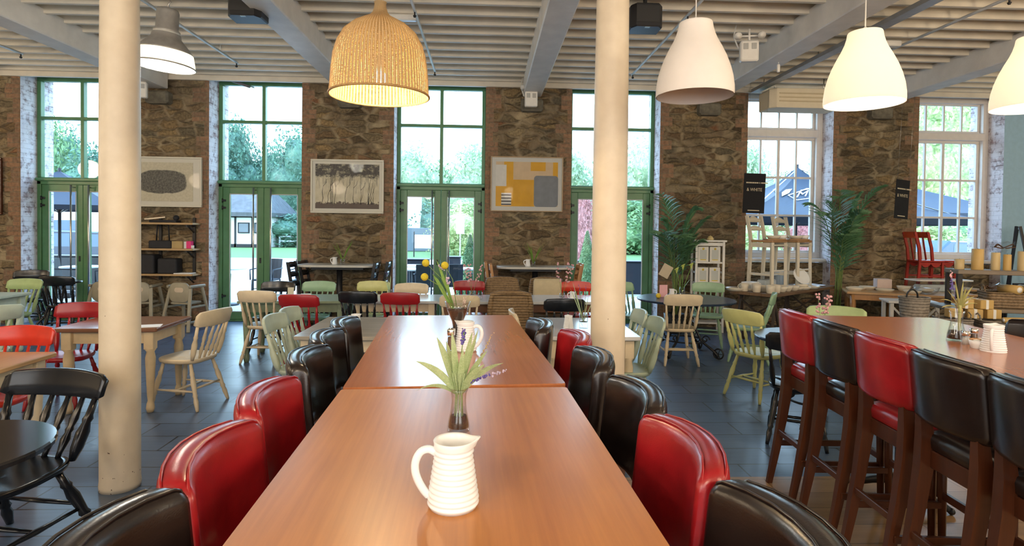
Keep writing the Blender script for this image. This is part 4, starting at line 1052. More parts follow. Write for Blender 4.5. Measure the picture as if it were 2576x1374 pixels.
b = thing('card_machine', 'black and silver device lying on the top wall shelf', 'device', (sxm+.15, YW-.16, SB(0))); MB().box((0, 0, .02), (.42, .16, .04), .01).build('casing', blk, b); MB().bar((-.3, -.02, .05), (.02, -.02, .085), .04, .02).build('lever', steel, b); MB().ball((.18, -.02, .075), .045, 0, 12, 8).build('knob', blk, b)
tag(MB().prism(rrect(.42, .22, .03, 3), 0, .30, 0, .015).build('black_box', blk, None, (sxm-.18, YW-.15, SB(2))), 'big black box on the bottom wall shelf', 'box')
tag(MB().prism(rrect(.30, .2, .03, 3), 0, .24, 0, .015).build('black_box', blk, None, (sxm+.22, YW-.15, SB(2))), 'smaller black box on the bottom wall shelf, right of the big one', 'box')
tag(MB().box((0, 0, .008), (.26, .18, .016), .002).build('paper_stack', paper, None, (sxm+.47, YW-.19, SB(2))), 'white stack of papers at the right end of the bottom wall shelf', 'papers')
hc_m = M_('grey_high_chair_plastic', (.33, .30, .22), .5, .06)
def make_high():
    t = thing('high_chair', '', 'high chair'); lg = {}
    for sx in (-1, 1):
        for sy in (-1, 1): MB().bar((sx*.24, sy*.25, 0), (sx*.17, sy*.12, .66), .05, .035, .008).build('leg', hc_m, t)
        r = MB(); r.bar((sx*.225, -.21, .14), (sx*.225, .21, .14), .03, .03, .005); r.bar((sx*.20, -.18, .36), (sx*.20, .18, .36), .03, .03, .005); r.build('side_rail', hc_m, t)
        MB().box((sx*.19, .0, .67), (.04, .34, .045), .012).build('arm', hc_m, t)
    MB().bar((-.23, -.22, .13), (.23, -.22, .13), .03, .03, .005).build('cross_rail', hc_m, t)
    MB().prism(rrect(.34, .28, .04, 3), .40, .43, 0, .008).build('seat', hc_m, t)
    R = [[(x, -.135+yy, z+.58) for x, z in rrect(.34*k, .30*k, .10*k, 6)] for yy, k in ((-.018, .94), (-.012, 1), (.012, 1), (.018, .94))]
    R = [r[::-1] for r in R]
    bk = MB().rings(R, 0, True).build('backrest', hc_m, t)
    R = [[(x, -.135+yy, z+.62) for x, z in rrect(.15, .07, .033, 6)][::-1] for yy in (-.021, -.017)]
    MB().rings(R, 0, False).build('sticker', M_('pale_sticker', (.60, .50, .38), .6, .05), bk)
    return t
hc = Maker(make_high())
hc.put((-4.60, 9.02, 0), -.22, 'grey high chair with an oval sticker beside the cottage doors', 'high chairs')
hc.put((-5.26, 9.05, 0), .05, 'grey high chair with a white sticker, half hidden by the left pillar', 'high chairs')
hc.put((-5.80, 9.10, 0), .05, 'grey high chair standing behind the left pillar', 'high chairs')
# ------------------------------------------------------------------ display table with crockery
trestle_top = wood('dark_plank_top', (.13, .075, .04), (.26, .16, .085), 0, .45, 1, 0, (2.0, .17))
TA = math.atan2(1.45, 1.81)
ex, ey = Vector((math.cos(TA), math.sin(TA), 0)), Vector((-math.sin(TA), math.cos(TA), 0))
A0 = Vector((3.92, 7.71, 0))
def TP(a, b, z=.75): q = A0 + ex*a + ey*b; return (q.x, q.y, z)
c = TP(1.03, .34, 0)
t = thing('display_table', 'dark plank display table on trestle legs covered in white crockery', 'table', c, TA)
MB().box((.11, -.03, .727), (2.28, .64, .046), .006).build('table_top', trestle_top, t)
for s in (-1, 1):
    l = MB()
    for q in (-1, 1): l.bar((s*.78+q*.16, -.28, 0), (s*.78-q*.02, -.24, .70), .035, .03, .003); l.bar((s*.78+q*.16, .28, 0), (s*.78-q*.02, .24, .70), .035, .03, .003)
    l.bar((s*.78, -.3, .69), (s*.78, .3, .69), .06, .03); l.bar((s*.78, -.26, .25), (s*.78, .26, .62), .03, .02); l.bar((s*.78, .26, .25), (s*.78, -.26, .62), .03, .02)
    l.build('trestle_leg', M_('dark_trestle', (.05, .035, .025), .6, .15), t)
china2 = M_('cream_china', (.70, .64, .52), .25, .03)
def bowl_m(name, r0, r1, h, mat):
    def f():
        t = thing(name, '', name.split('_')[-1]); MB().lathe(((0, 0), (r0, 0), (r0+.004, .004), (r0+(r1-r0)*.6, h*.5), (r1, h), (r1-.005, h), (r0+(r1-r0)*.55-.006, h*.5), (r0-.004, .01), (0, .01)), (0, 0, 0), 28, 0, False).build('body', mat, t); return t
    return f
cup = thing('china_cup', '', 'cup'); MB().lathe(((0, 0), (.034, 0), (.038, .006), (.044, .05), (.046, .085), (.042, .085), (.039, .04), (.03, .01), (0, .01)), (0, 0, 0), 26, 0, False).build('body', china2, cup)
MB().tube([(.042, 0, .07), (.062, 0, .07), (.070, 0, .05), (.062, 0, .03), (.041, 0, .025)], .005, 7).build('handle', china2, cup)
cupM = Maker(cup); bowlM = Maker(bowl_m('china_bowl', .05, .085, .07, china2)()); dishM = Maker(bowl_m('china_dish', .09, .125, .04, china2)()); plateM = Maker(bowl_m('china_plate', .08, .14, .018, white_china)())
for k, (a, b_, s) in enumerate(((.10, .09, 1.35), (.09, .28, 1.35), (.09, .46, 1.3), (.26, .08, 1.35))):
    cupM.put(TP(a, b_), .5+k, ('cream cup on the front corner of the display table', 'cream cup second from the front corner of the display table', 'cream cup at the left end of the display table, nearest the round table', 'cream cup just right of the front corner of the display table')[k], 'cream cups on the display table', None, (s, s, s))
for k, (a, b_, s) in enumerate(((.45, .10, 1.15), (.28, .27, 1.2), (1.20, .12, 1.1))):
    bowlM.put(TP(a, b_), 0, ('cream bowl along the front edge of the display table', 'cream bowl behind the cups on the display table', 'cream bowl at the right half of the display table under the leaning plate')[k], 'cream bowls on the display table', None, (s, s, s))
for k, (a, b_) in enumerate(((.98, .12), (.72, .24), (.22, .46), (.52, .32), (.90, .28), (1.08, .32))):
    dishM.put(TP(a, b_), 0, ('shallow cream dish near the middle of the display table front edge', 'shallow cream dish right of the middle of the display table front edge', 'shallow cream dish at the back left corner of the display table', 'shallow cream dish between the legs of the left white chair', 'shallow cream dish between the two white chairs', 'shallow cream dish by the legs of the right white chair')[k], 'shallow dishes on the display table')
for k, (a, b_, z) in enumerate(((1.45, .20, 0), (1.45, .20, .019), (1.72, .22, 0), (1.72, .22, .019), (1.90, .18, 0))):
    plateM.put(TP(a, b_, .75+z), 0, ('lower white plate of the pair right of the white chairs', 'upper white plate of the pair right of the white chairs', 'lower white plate of the pair near the right end of the display table', 'upper white plate of the pair near the right end of the display table', 'single white plate at the right end of the display table')[k], 'white plates on the display table')
pl = plateM.put(TP(1.24, .15, .815), 0, 'cream plate leaning on a bowl on the display table', 'white plates on the display table'); pl.rotation_euler = (1.0, 0, .25); pl.location.z = .93
for k, (a, b_, s) in enumerate(((.62, .10, 1.15), (.82, .08, 1.0))): bowlM.put(TP(a, b_), 0, ('cream bowl third along the front edge of the display table', 'cream bowl fourth along the front edge of the display table')[k], 'cream bowls on the display table', None, (s, s, s))
for k, (a, b_) in enumerate(((1.10, .08), (1.36, .06), (.06, .58))): dishM.put(TP(a, b_), 0, ('shallow cream dish at the front edge under the right white chair', 'shallow cream dish left of the white plates on the display table', 'shallow cream dish at the left end of the display table')[k], 'shallow dishes on the display table', None, (1.15, 1.15, 1.1))
tag(MB().box((0, 0, .05), (.30, .20, .10), .012).box((0, 0, .11), (.24, .16, .02), .006).build('crockery_box', white_p, None, TP(.34, .50), TA), 'white box of crockery at the back left of the display table', 'box')
clr = M_('clear_plastic_box', (.62, .68, .70), .2, .03); clr2 = clearmat('clear_tub', (.97, .98, .99), .05, 1.5)
b = thing('storage_box', 'clear plastic storage box between the white chair legs on the display table', 'box', TP(.86, .50), TA)
MB().prism(rrect(.46, .22, .03, 3), 0, .20, 0, .01).build('tub', clr2, b); MB().box((0, 0, .07), (.36, .15, .12), .02).build('contents', clr, b); MB().prism(rrect(.48, .24, .03, 3), .20, .215).build('lid', clr, b)
tag(MB().lathe(((0, 0), (.075, 0), (.09, .02), (.095, .22), (.10, .235), (.09, .235), (.082, .02), (0, .02)), (0, 0, 0), 26, 0, False).build('blue_grey_pot', M_('blue_grey_enamel', (.42, .50, .58), .3, .04), None, TP(1.30, .52)), 'pale blue grey pot behind the right white chair legs', 'pot')
# tall white chairs standing on the display table
rush = wood('seat_wood', (.30, .15, .06), (.48, .28, .12), 0, .45)
chair_w = M_('off_white_chair_paint', (.66, .60, .48), .45, .04)
def make_wchair():
    t = thing('white_bar_chair', '', 'chair')
    MB().prism(rrect(.40, .38, .03, 3), .70, .735, 0, .008).build('seat', rush, t)
    for sx in (-1, 1):
        MB().bar((sx*.18, .175, 0), (sx*.175, .165, .70), .045, .045, .004).build('leg', chair_w, t)
        R = []
        for y, z in ((-.21, 0), (-.18, .70), (-.20, .85), (-.255, 1.10)): R.append([(sx*.18-.021, y-.021, z), (sx*.18+.021, y-.021, z), (sx*.18+.021, y+.021, z), (sx*.18-.021, y+.021, z)])
        MB().rings(R, 0, False).build('back_post', chair_w, t)
        MB().bar((sx*.18, -.195, .22), (sx*.178, .17, .22), .02, .035).build('stretcher', chair_w, t)
        MB().bar((sx*.178, -.18, .66), (sx*.175, .165, .66), .02, .07).build('seat_rail', chair_w, t)
    MB().bar((-.178, .172, .28), (.178, .172, .28), .035, .02).build('stretcher', chair_w, t)
    MB().bar((-.178, .165, .66), (.178, .165, .66), .02, .07, 0, 0, (0, 1, 0)).build('seat_rail', chair_w, t)
    for z, y, a in ((1.03, -.245, .05), (.90, -.218, .035)):
        R = []
        for k in range(13):
            u = -1+k/6; yy = y-.03*(1-u*u); hh = .02+a*(math.cos(u*PI)*.5+.5); R.append([(u*.165, yy-.01, z-.025), (u*.165, yy+.01, z-.025), (u*.165, yy+.01, z+hh), (u*.165, yy-.01, z+hh)])
        MB().rings(R, 0, True).build('back_slat', chair_w, t)
    return t
wc = Maker(make_wchair())
q1, q2 = TP(.86, .22), TP(1.36, .38)
c1, c2 = Vector((4.26, 8.56, .75)), Vector((4.80, 8.84, .75))
wc.put(tuple(c1), -PI/2-1.02, 'off white bar chair standing on the display table, the left of two', 'white chairs on the display table')
wc.put(tuple(c2), -PI/2-1.02, 'off white bar chair standing on the display table, the right of two', 'white chairs on the display table')
for k, (cc, dx) in enumerate(((c1, .10), (c2, .06))):
    s = 'left' if k == 0 else 'right'
    tag(MB().prism(rrect(.30, .22, .03, 3), 0, .018, 0, .005).build('wooden_tray', rush, None, (cc.x+dx, cc.y, 1.485), -.2), 'wooden tray on the seat of the %s white bar chair' % s, 'tray')
    t = thing('china_dish_set', 'white china dishes with ribbon on the %s white bar chair seat' % s, 'dishes', (cc.x+dx, cc.y, 1.503))
    MB().lathe(((0, 0), (.07, 0), (.11, .05), (.105, .05), (.065, .01), (0, .01)), (-.03, 0, 0), 22, 0, False).build('dish', china2, t); MB().lathe(((0, 0), (.05, 0), (.07, .06), (.066, .06), (.045, .01), (0, .01)), (.10, -.02, 0), 18, 0, False).build('small_dish', white_china, t)
# white shelf unit with boxes
ux, uy = 3.54, 9.12; su = thing('shelf_unit', 'narrow white open shelf unit against the stone wall beside the palm', 'shelf unit', (ux, uy, 0), -.12)
for sx in (-1, 1):
    for sy in (-1, 1): MB().box((sx*.21, sy*.15, .72), (.035, .035, 1.44), .003).build('post', white_p, su)
UZ = [.16, .47, .79, 1.12]
for z in UZ: MB().box((0, 0, z-.012), (.42, .31, .024), .003).build('shelf_board', white_p, su)
MB().box((0, 0, 1.452), (.50, .38, .028), .005).build('top_board', white_p, su)
for sx in (-1, 1): MB().box((sx*.21, 0, 1.40), (.02, .28, .05)).build('rail', white_p, su); MB().box((sx*.21, 0, .95), (.012, .28, .03)).build('rail', white_p, su)
MB().box((0, -.15, 1.40), (.40, .02, .05)).build('rail', white_p, su)
bxm = M_('white_gift_box', (.74, .72, .66), .5, .02); yl = M_('box_yellow_mark', (.70, .52, .06), .6, 0); gy = M_('box_grey_label', (.52, .55, .52), .6, 0)
def make_gift():
    t = thing('gift_box', '', 'box'); b = MB().box((0, 0, .12), (.165, .165, .24), .003).build('carton', bxm, t)
    MB().box((0, -.0832, .115), (.105, .001, .15)).build('label_panel', gy, b); MB().lathe(((0, 0), (.017, 0), (.017, .001), (0, .001)), (0, 0, 0), 16, 0, False).build('yellow_dot', yl, b, (0, -.0838, .205)).rotation_euler.x = PI/2
    MB().box((0, -.0838, .032), (.09, .001, .014)).build('yellow_band', yl, b); return t
gb = Maker(make_gift()); Ru = Matrix.Rotation(-.12, 3, 'Z')
for z, n in ((1.12, 'upper'), (.79, 'second')):
    for s in (-1, 1):
        q = Vector((ux, uy, z)) + Ru @ Vector((s*.092, -.02, 0)); gb.put(tuple(q), -.12, 'white carton with yellow dot, %s one on the %s shelf of the white unit' % ('left' if s < 0 else 'right', n), 'white cartons on the shelf unit')
tag(MB().lathe(((0, 0), (.05, 0), (.055, .015), (.03, .06), (0, .075)), (0, 0, 0), 16, 0, False).build('small_ornament', M_('ornament_cream', (.66, .52, .24), .5, .1), None, (ux+.04, uy, 1.466)), 'small cream ornament on top of the white shelf unit', 'ornament')
# black hanging banners
ban = M_('black_banner', (.006, .006, .009), .85, .1); goldt = M_('pale_gold_print', (.60, .52, .36), .5, 0)
def text(parent, s, size, loc, mat, name='lettering', ext=.0008, xs=1.0, rx=PI/2):
    cu = bpy.data.curves.new(name, 'FONT'); cu.body = s; cu.size = size; cu.align_x = 'CENTER'; cu.align_y = 'CENTER'; cu.extrude = ext; cu.materials.append(mat)
    tmp = bpy.data.objects.new(name, cu); COL.objects.link(tmp); dg = bpy.context.evaluated_depsgraph_get(); me = bpy.data.meshes.new_from_object(tmp.evaluated_get(dg))
    bpy.data.objects.remove(tmp); bpy.data.curves.remove(cu)
    o = bpy.data.objects.new(name, me); COL.objects.link(o); o.parent = parent; o.location = loc; o.rotation_euler.x = rx; o.scale = (xs, 1, 1); return o
def banner(px0, px1, py0, py1, Y, rz, ry, lab):
    a = ony(px0, py0, Y); b = ony(px1, py1, Y); w, h = (b.x-a.x)/max(.6, math.cos(rz)), a.z-b.z
    t = thing('hanging_banner', lab, 'banner', ((a.x+b.x)/2, Y, (a.z+b.z)/2), rz); t.rotation_euler.y = ry
    MB().box((0, 0, 0), (w, .008, h), .002).build('panel', ban, t)
    m = MB(); x = -w*.40; k = 0
    for wd in (.050, .030, .045, .030, .050, .045, .045): m.box((x+wd*w*2.0/2, -.0052, h*.265), (wd*w*1.7, .001, h*.030)); x += wd*w*2.0-.0006
    x2 = x+.11*w
    for wd in (.045, .045, .045, .045): m.box((x2+wd*w, -.0052, h*.265), (wd*w*1.7, .001, h*.030)); x2 += wd*w*1.75
    m.build('printed_line', goldt, t)
    text(t, '&', h*.055, (x+.055*w, -.006, h*.265), goldt)
    text(t, '& WHITE', h*.115, (0, -.006, h*.09), goldt, xs=.82)
    MB().box((0, -.0052, -h*.43), (w*.54, .001, h*.022)).build('printed_line', goldt, t)
    wv = MB()
    for s in (-1, 1): wv.tube([(s*w*.42, 0, h/2), (s*w*.42, 0, ZC+.02-t.location.z)], .0015, 5)
    wv.build('hanging_wire', steel, t)
banner(1872, 1922, 436, 537, 8.85, -.10, .03, 'black hanging banner in front of the left sash window')
banner(2248, 2290, 452, 551, 8.7, .30, .06, 'black hanging banner on the stone pier left of the red chairs')

# ------------------------------------------------------------------ palms
palm_m = leafmat('palm_leaf', (.055, .15, .06), (.17, .32, .15), .3, 6)
palm_s = M_('palm_stem', (.14, .20, .05), .5, .2, 40); pot_m = M_('black_planter', (.012, .012, .014), .5, .15)
def palm(x, y, H, lab, seed, fronds, spread=.75, pot=(.2, .30), tagcard=False):
    rr = random.Random(seed); t = thing('kentia_palm', lab, 'palm', (x, y, 0))
    MB().lathe(((0, 0), (pot[0]*.8, 0), (pot[0], pot[1]), (pot[0]-.02, pot[1]), (pot[0]-.03, pot[1]-.05), (0, pot[1]-.05)), (0, 0, 0), 24, 0, False).build('pot', pot_m, t)
    st = MB(); lf = MB()
    for k in range(fronds):
        a = rr.uniform(-PI*.96, -PI*.04) if k % 3 else rr.uniform(0, 2*PI); up = rr.uniform(.66, 1.03)*H; sp = spread*rr.uniform(.35, 1.0)
        if math.sin(a) > 0: sp *= .3
        dx, dy = math.cos(a)*sp, math.sin(a)*sp*.6
        p0 = Vector((rr.uniform(-.05, .05), rr.uniform(-.05, .05), pot[1]-.05)); p1 = Vector((dx*.12, dy*.12, up*.55)); p2 = Vector((dx*.45, dy*.45, up*.92)); p3 = Vector((dx, dy, up*(1.0-.16*rr.random())))
        pts = []
        for i in range(15): f = i/14; g = 1-f; pts.append(p0*g**3+p1*3*f*g*g+p2*3*f*f*g+p3*f**3)
        st.tube(pts, [.011*(1-.85*i/14) for i in range(15)], 6)
        for i in range(6, 23):
            f = i/22; g = 1-f; q = p0*g**3+p1*3*f*g*g+p2*3*f*f*g+p3*f**3; g2 = max(0, g-.03); f2 = 1-g2
            tg = (p0*g2**3+p1*3*f2*g2*g2+p2*3*f2*f2*g2+p3*f2**3)-q
            if tg.length < 1e-5: continue
            tg.normalize(); sd = tg.cross(Vector((0, 0, 1)))
            if sd.length < 1e-3: sd = Vector((1, 0, 0))
            sd.normalize(); L = .34*math.sin(PI*min(1, (f-.18)/.82*.85+.15))+.05
            if f < .34: continue
            for s in (-1, 1):
                d = (sd*s*.85+tg*.75+Vector((0, 0, rr.uniform(-.05, .3)))).normalized(); lf.blade(curve(q, d, L, .8, 4), leafw(.0165), tg.cross(d)+tg*.3, 0, .2)
    st.build('stem', palm_s, t); lf.build('fronds', palm_m, t)
    if tagcard: o = MB().box((0, 0, 0), (.16, .004, .20)).build('price_card', M_('buff_card', (.55, .46, .33), .7, .04), t, (-.20, -.16, .98)); o.rotation_euler.y = .5
palm(2.98, 9.0, 2.25, 'tall kentia palm with a buff card beside the right hand green doors', 11, 11, .74, (.17, .30), True)
palm(5.62, 8.98, 2.5, 'tall kentia palm in a black planter between the sash windows', 23, 12, .74, (.26, .42))

# ------------------------------------------------------------------ right hand shop tables
pt = thing('pine_table', 'honey pine table carrying white dishes in front of the right stone pier', 'table', (6.20, 8.36, 0), -.45)
MB().box((0, 0, .715), (1.5, .72, .035), .006).build('table_top', pine_top, pt)
a = MB()
for s in (-1, 1): a.box((0, s*.31, .655), (1.36, .022, .085)); a.box((s*.68, 0, .655), (.022, .6, .085))
a.build('apron', pine, pt)
for sx in (-1, 1):
    for sy in (-1, 1): MB().turned((sx*.66, sy*.29, 0), (sx*.66, sy*.29, .70), ((0, .03), (1, .045)), 4).build('leg', pine, pt)
p2 = thing('side_table', 'side table below the right sash window carrying the two red chairs', 'table', (7.35, 9.12, 0))
MB().box((0, 0, .715), (1.3, .62, .03), .006).build('table_top', pine_top, p2)
for sx in (-1, 1):
    for sy in (-1, 1): MB().box((sx*.6, sy*.26, .35), (.05, .05, .70), .004).build('leg', pine, p2)
def make_redc():
    t = thing('red_chair', '', 'chair'); rc = M_('red_stained_wood', (.36, .020, .012), .35, .15, 20); oc = M_('orange_red_paint', (.62, .075, .02), .4, .08)
    MB().prism(rrect(.40, .38, .04, 3), .43, .455, 0, .006).build('seat', rc, t)
    for sx in (-1, 1):
        MB().bar((sx*.17, .16, 0), (sx*.17, .16, .43), .032, .032, .003).build('leg', rc, t)
        R = []
        for y, z in ((-.20, 0), (-.17, .43), (-.19, .65), (-.25, .90)): R.append([(sx*.17-.016, y-.018, z), (sx*.17+.016, y-.018, z), (sx*.17+.016, y+.018, z), (sx*.17-.016, y+.018, z)])
        MB().rings(R, 0, False).build('back_post', rc, t); MB().bar((sx*.17, -.18, .2), (sx*.17, .16, .2), .018, .02).build('stretcher', rc, t)
        R = [[(sx*.165+(i-.5)*.014, -.16+.3*k/8, .40-.055*abs(math.sin(k*PI/4))) for i in (0, 1)]+[(sx*.165+(.5-i)*.014, -.16+.3*k/8, .425) for i in (0, 1)] for k in range(9)]; MB().rings(R, 0, False).build('fretwork', rc, t)
    MB().bar((-.165, .16, .395), (.165, .16, .395), .02, .05).build('seat_rail', rc, t)
    MB().box((0, -.243, .86), (.36, .022, .10), .006).build('crest_rail', oc, t)
    MB().bar((0, -.175, .45), (0, -.235, .83), .035, .012).build('back_splat', rc, t); return t
rc = Maker(make_redc())
rc.put((7.05, 8.98, .73), -PI/2-.18, 'red wooden chair standing on a table, the left of two by the right sash window', 'red chairs')
rc.put((7.32, 9.06, .73), -PI/2-.18, 'red wooden chair standing on a table, the right of two by the right sash window', 'red chairs')
dz = .7325
Rp = Matrix.Rotation(-.45, 3, 'Z')
def PT(x, y): q = Vector((6.20, 8.36, 0))+Rp @ Vector((x, y, 0)); return (q.x, q.y, dz)
dishM.put(PT(-.55, .10), 0, 'shallow cream dish at the left end of the pine table', 'dishes on the pine table'); dishM.put(PT(-.22, -.06), 0, 'shallow cream dish at the middle of the pine table', 'dishes on the pine table')
for k, (x, y) in enumerate(((-.40, .22), (.10, -.20), (-.62, -.12))): dishM.put(PT(x, y), 0, ('shallow cream dish left of the pale pink box', 'shallow cream dish by the glass bowl on the pine table', 'shallow cream dish at the front left corner of the pine table')[k], 'dishes on the pine table', None, (.95, .95, 1.2))
bowlM.put(PT(.05, .10), 0, 'cream bowl behind the glass bowl on the pine table', 'dishes on the pine table', None, (1.1, 1.1, 1.2))
tag(MB().box((0, 0, .085), (.20, .18, .17), .004).build('pale_pink_box', M_('blush_box', (.66, .52, .47), .6, .03), None, PT(-.20, .24), -.3), 'pale pink box standing at the back of the pine table', 'box')
t = thing('glass_bowl', 'large clear glass bowl on the pine table beside the grey basket', 'bowl', PT(.28, -.12)); MB().lathe(((0, 0), (.10, 0), (.15, .03), (.17, .10), (.165, .10), (.14, .03), (.09, .008), (0, .008)), (0, 0, 0), 30, 0, False).build('bowl', clr2, t); MB().ball((0, 0, .055), .10, 0, 16, 8, (1, 1, .4)).build('contents', china2, t)
b = thing('storage_box', 'large clear plastic tub with white lid in front of the red chairs', 'box', (6.95, 8.58, .70)); MB().prism(rrect(.85, .30, .04, 3), 0, .19, 0, .01).build('tub', clr2, b); MB().box((0, 0, .07), (.7, .2, .12), .03).build('contents', clr, b); MB().prism(rrect(.88, .33, .04, 3), .19, .21).build('lid', white_p, b)
b2 = thing('serving_table', 'low table under the large clear tub', 'table', (6.95, 8.58, 0)); MB().box((0, 0, .68), (1.0, .38, .03), .005).build('table_top', pine_top, b2)
for sx in (-1, 1):
    for sy in (-1, 1): MB().box((sx*.45, sy*.15, .332), (.045, .045, .664), .004).build('leg', pine, b2)
# white cross-legged stand with a grey basket
p = onz(2250, 760, .70)
ws = thing('white_stand', 'small white stand with crossed legs beside the grey basket', 'stand', (5.70, 7.60, 0), -.35)
MB().box((.05, 0, .685), (.62, .42, .03), .006).build('top_board', white_p, ws)
for sx in (-.21, .31):
    for sy in (-1, 1): MB().box((sx, sy*.17, .335), (.045, .045, .67), .004).build('leg', white_p, ws)
x_ = MB(); x_.bar((-.20, -.17, .08), (.30, -.17, .62), .035, .025); x_.bar((.30, -.17, .08), (-.20, -.17, .62), .035, .025); x_.build('cross_brace', white_p, ws)

gw = wicker('grey_wicker', (.13, .11, .09), (.34, .30, .25)); bw = wicker('brown_basket_wicker', (.10, .06, .03), (.30, .21, .12))
def basket(w, d, h, taper, mat, name='wicker_basket', handles=False, rnd_=False):
    t = thing(name, '', 'basket'); R = []; nz = max(8, int(h/.014)); base = circ(w/2, 48) if rnd_ else rrect(w, d, min(w, d)*.18, 11)
    for j in range(nz+1):
        f = j/nz; k = taper+(1-taper)*f
        R.append([(x*k*(1+.012*(1 if (i//2+j) % 2 else -1)), y*k*(1+.012*(1 if (i//2+j) % 2 else -1)), h*f) for i, (x, y) in enumerate(base)])
    R += [[(x*.95, y*.95, h) for x, y in base], [(x*.92*taper, y*.92*taper, .02) for x, y in base]]
    MB().rings(R, 0, True).build('basket_body', mat, t)
    rm = MB(); rm.tube([(x*.985, y*.985, h+.002) for x, y in base], .011, 6, 0, True); rm.build('rim', mat, t)
    if handles:
        for s in (-1, 1): MB().tube([(s*w*.48, -.05, h), (s*w*.50, -.045, h+.06), (s*w*.50, 0, h+.085), (s*w*.50, .045, h+.06), (s*w*.48, .05, h)], .009, 6).build('handle', mat, t)
    return t

# ------------------------------------------------------------------ candle display
wax = translucent('beeswax', (.72, .50, .19), .45, .25); wax2 = translucent('ivory_wax', (.76, .60, .32), .45, .25); bark = M_('brown_ribbon', (.10, .045, .02), .7, .2, 40); cello = clearmat('cellophane', (.93, .94, .95), .12, 1.6)
slatb = wood('grey_shelf_board', (.15, .12, .09), (.27, .22, .17), 0, .5)
DX, DY = 5.86, 6.34; dang = -.30
Rd = Matrix.Rotation(dang, 3, 'Z'); D0 = Vector((5.43, 6.52, 0))
def DP(a, b, z): q = D0+Rd @ Vector((a, b, 0)); return (q.x, q.y, z)
LZ = [.52, .78, 1.20]
gk = basket(.30, .30, .36, .80, gw, 'grey_basket', False, True); gk.location = DP(-.50, -.36, LZ[0]); gk['label'] = 'tall round grey wicker basket with a loop handle beside the white stand'
MB().tube(smooth([(-.13, -.05, .35), (-.125, -.06, .42), (-.07, -.06, .46), (-.015, -.06, .42), (.0, -.05, .35)]), .009, 6).build('handle', black_iron, gk)
ds = thing('display_stand', 'stepped candle stand with a grey plank shelf on dark legs at the right', 'stand', tuple(D0), dang)
MB().box((.95, .0, LZ[2]-.025), (1.9, .34, .05), .006).build('top_shelf', slatb, ds)
MB().box((.90, -.06, LZ[1]-.02), (2.1, .52, .04), .006).build('middle_shelf', slatb, ds)
MB().box((.62, -.42, LZ[0]-.02), (2.75, .52, .04), .006).build('lower_shelf', slatb, ds)
for x in (.03, 1.87):
    MB().box((x, -.13, (LZ[1]+LZ[2]-.05)/2), (.05, .05, LZ[2]-.05-LZ[1]), .004).build('post', black_iron, ds)
    MB().box((x, .13, (LZ[2]-.05)/2), (.05, .05, LZ[2]-.05), .004).build('post', black_iron, ds)
    MB().box((x, -.60, (LZ[0]-.04)/2), (.05, .05, LZ[0]-.04), .004).build('post', black_iron, ds)
def make_candle():
    t = thing('pillar_candle', '', 'candle'); MB().lathe(((0, 0), (.049, 0), (.05, .004), (.05, .236), (.046, .24), (.0, .236)), (0, 0, 0), 26, 0, False).build('wax', wax, t); MB().tube([(0, 0, .235), (.001, 0, .25)], .002, 5).build('wick', black_iron, t); return t
cn = Maker(make_candle())
for k, (a, b_, s, h, lab) in enumerate(((.07, -.03, .95, .50, 'short pillar candle at the left end of the top candle shelf'), (.24, -.05, 1.15, 1.0, 'tall thick pillar candle, second on the top candle shelf'), (.43, -.02, .85, .84, 'pillar candle third on the top candle shelf, under the brown ribbon'), (.53, -.05, .75, .76, 'slim pillar candle fourth on the top candle shelf'), (.68, -.05, 1.0, .92, 'pillar candle beside the basket on the top candle shelf'))):
    cn.put(DP(a, b_, LZ[2]), 0, lab, 'pillar candles', {'wax': wax2 if k % 2 == 0 else wax}, (s, s, h))
bk = Maker(basket(.50, .28, .17, .9, bw, 'wicker_basket', True))
def BK(a, b_, z, lab, s=(1, 1, 1), m=bw, rz=0): return bk.put(DP(a, b_, z), dang+rz, lab, 'wicker baskets on the candle stand', {'*': m}, s)
BK(1.06, -.01, LZ[2], 'long wicker basket of candles at the right of the top candle shelf', (1.15, 1, 1))
BK(1.62, -.01, LZ[2], 'wicker basket at the far right end of the top candle shelf', (1, 1, 1))
BK(.48, -.08, LZ[1], 'wicker basket holding rolled candles at the left of the middle candle shelf', (.8, 1, 1))
BK(1.02, -.10, LZ[1], 'wicker basket with rope handles on the middle candle shelf', (1.1, 1.1, 1.05))
BK(1.62, -.10, LZ[1], 'wicker basket at the right end of the middle candle shelf', (1, 1.1, 1.05))
BK(-.16, -.45, LZ[0], 'small wicker basket at the left end of the lowest candle shelf', (.62, 1, .9), gw)
BK(.30, -.48, LZ[0], 'grey wicker basket second from the left on the lowest candle shelf', (.95, 1, .9), gw)
BK(.86, -.48, LZ[0], 'grey wicker basket behind the spiky plant on the lowest candle shelf', (1, 1, .9), gw)
BK(1.42, -.48, LZ[0], 'grey wicker basket of ribboned soaps at the right of the lowest candle shelf', (1, 1, .9), gw)
def make_block():
    t = thing('wax_block', '', 'candle'); MB().box((0, 0, .05), (.14, .10, .10), .006).build('wax', wax, t); MB().box((0, 0, .05), (.03, .102, .102), .002).build('paper_band', paper, t); return t
bl = Maker(make_block())
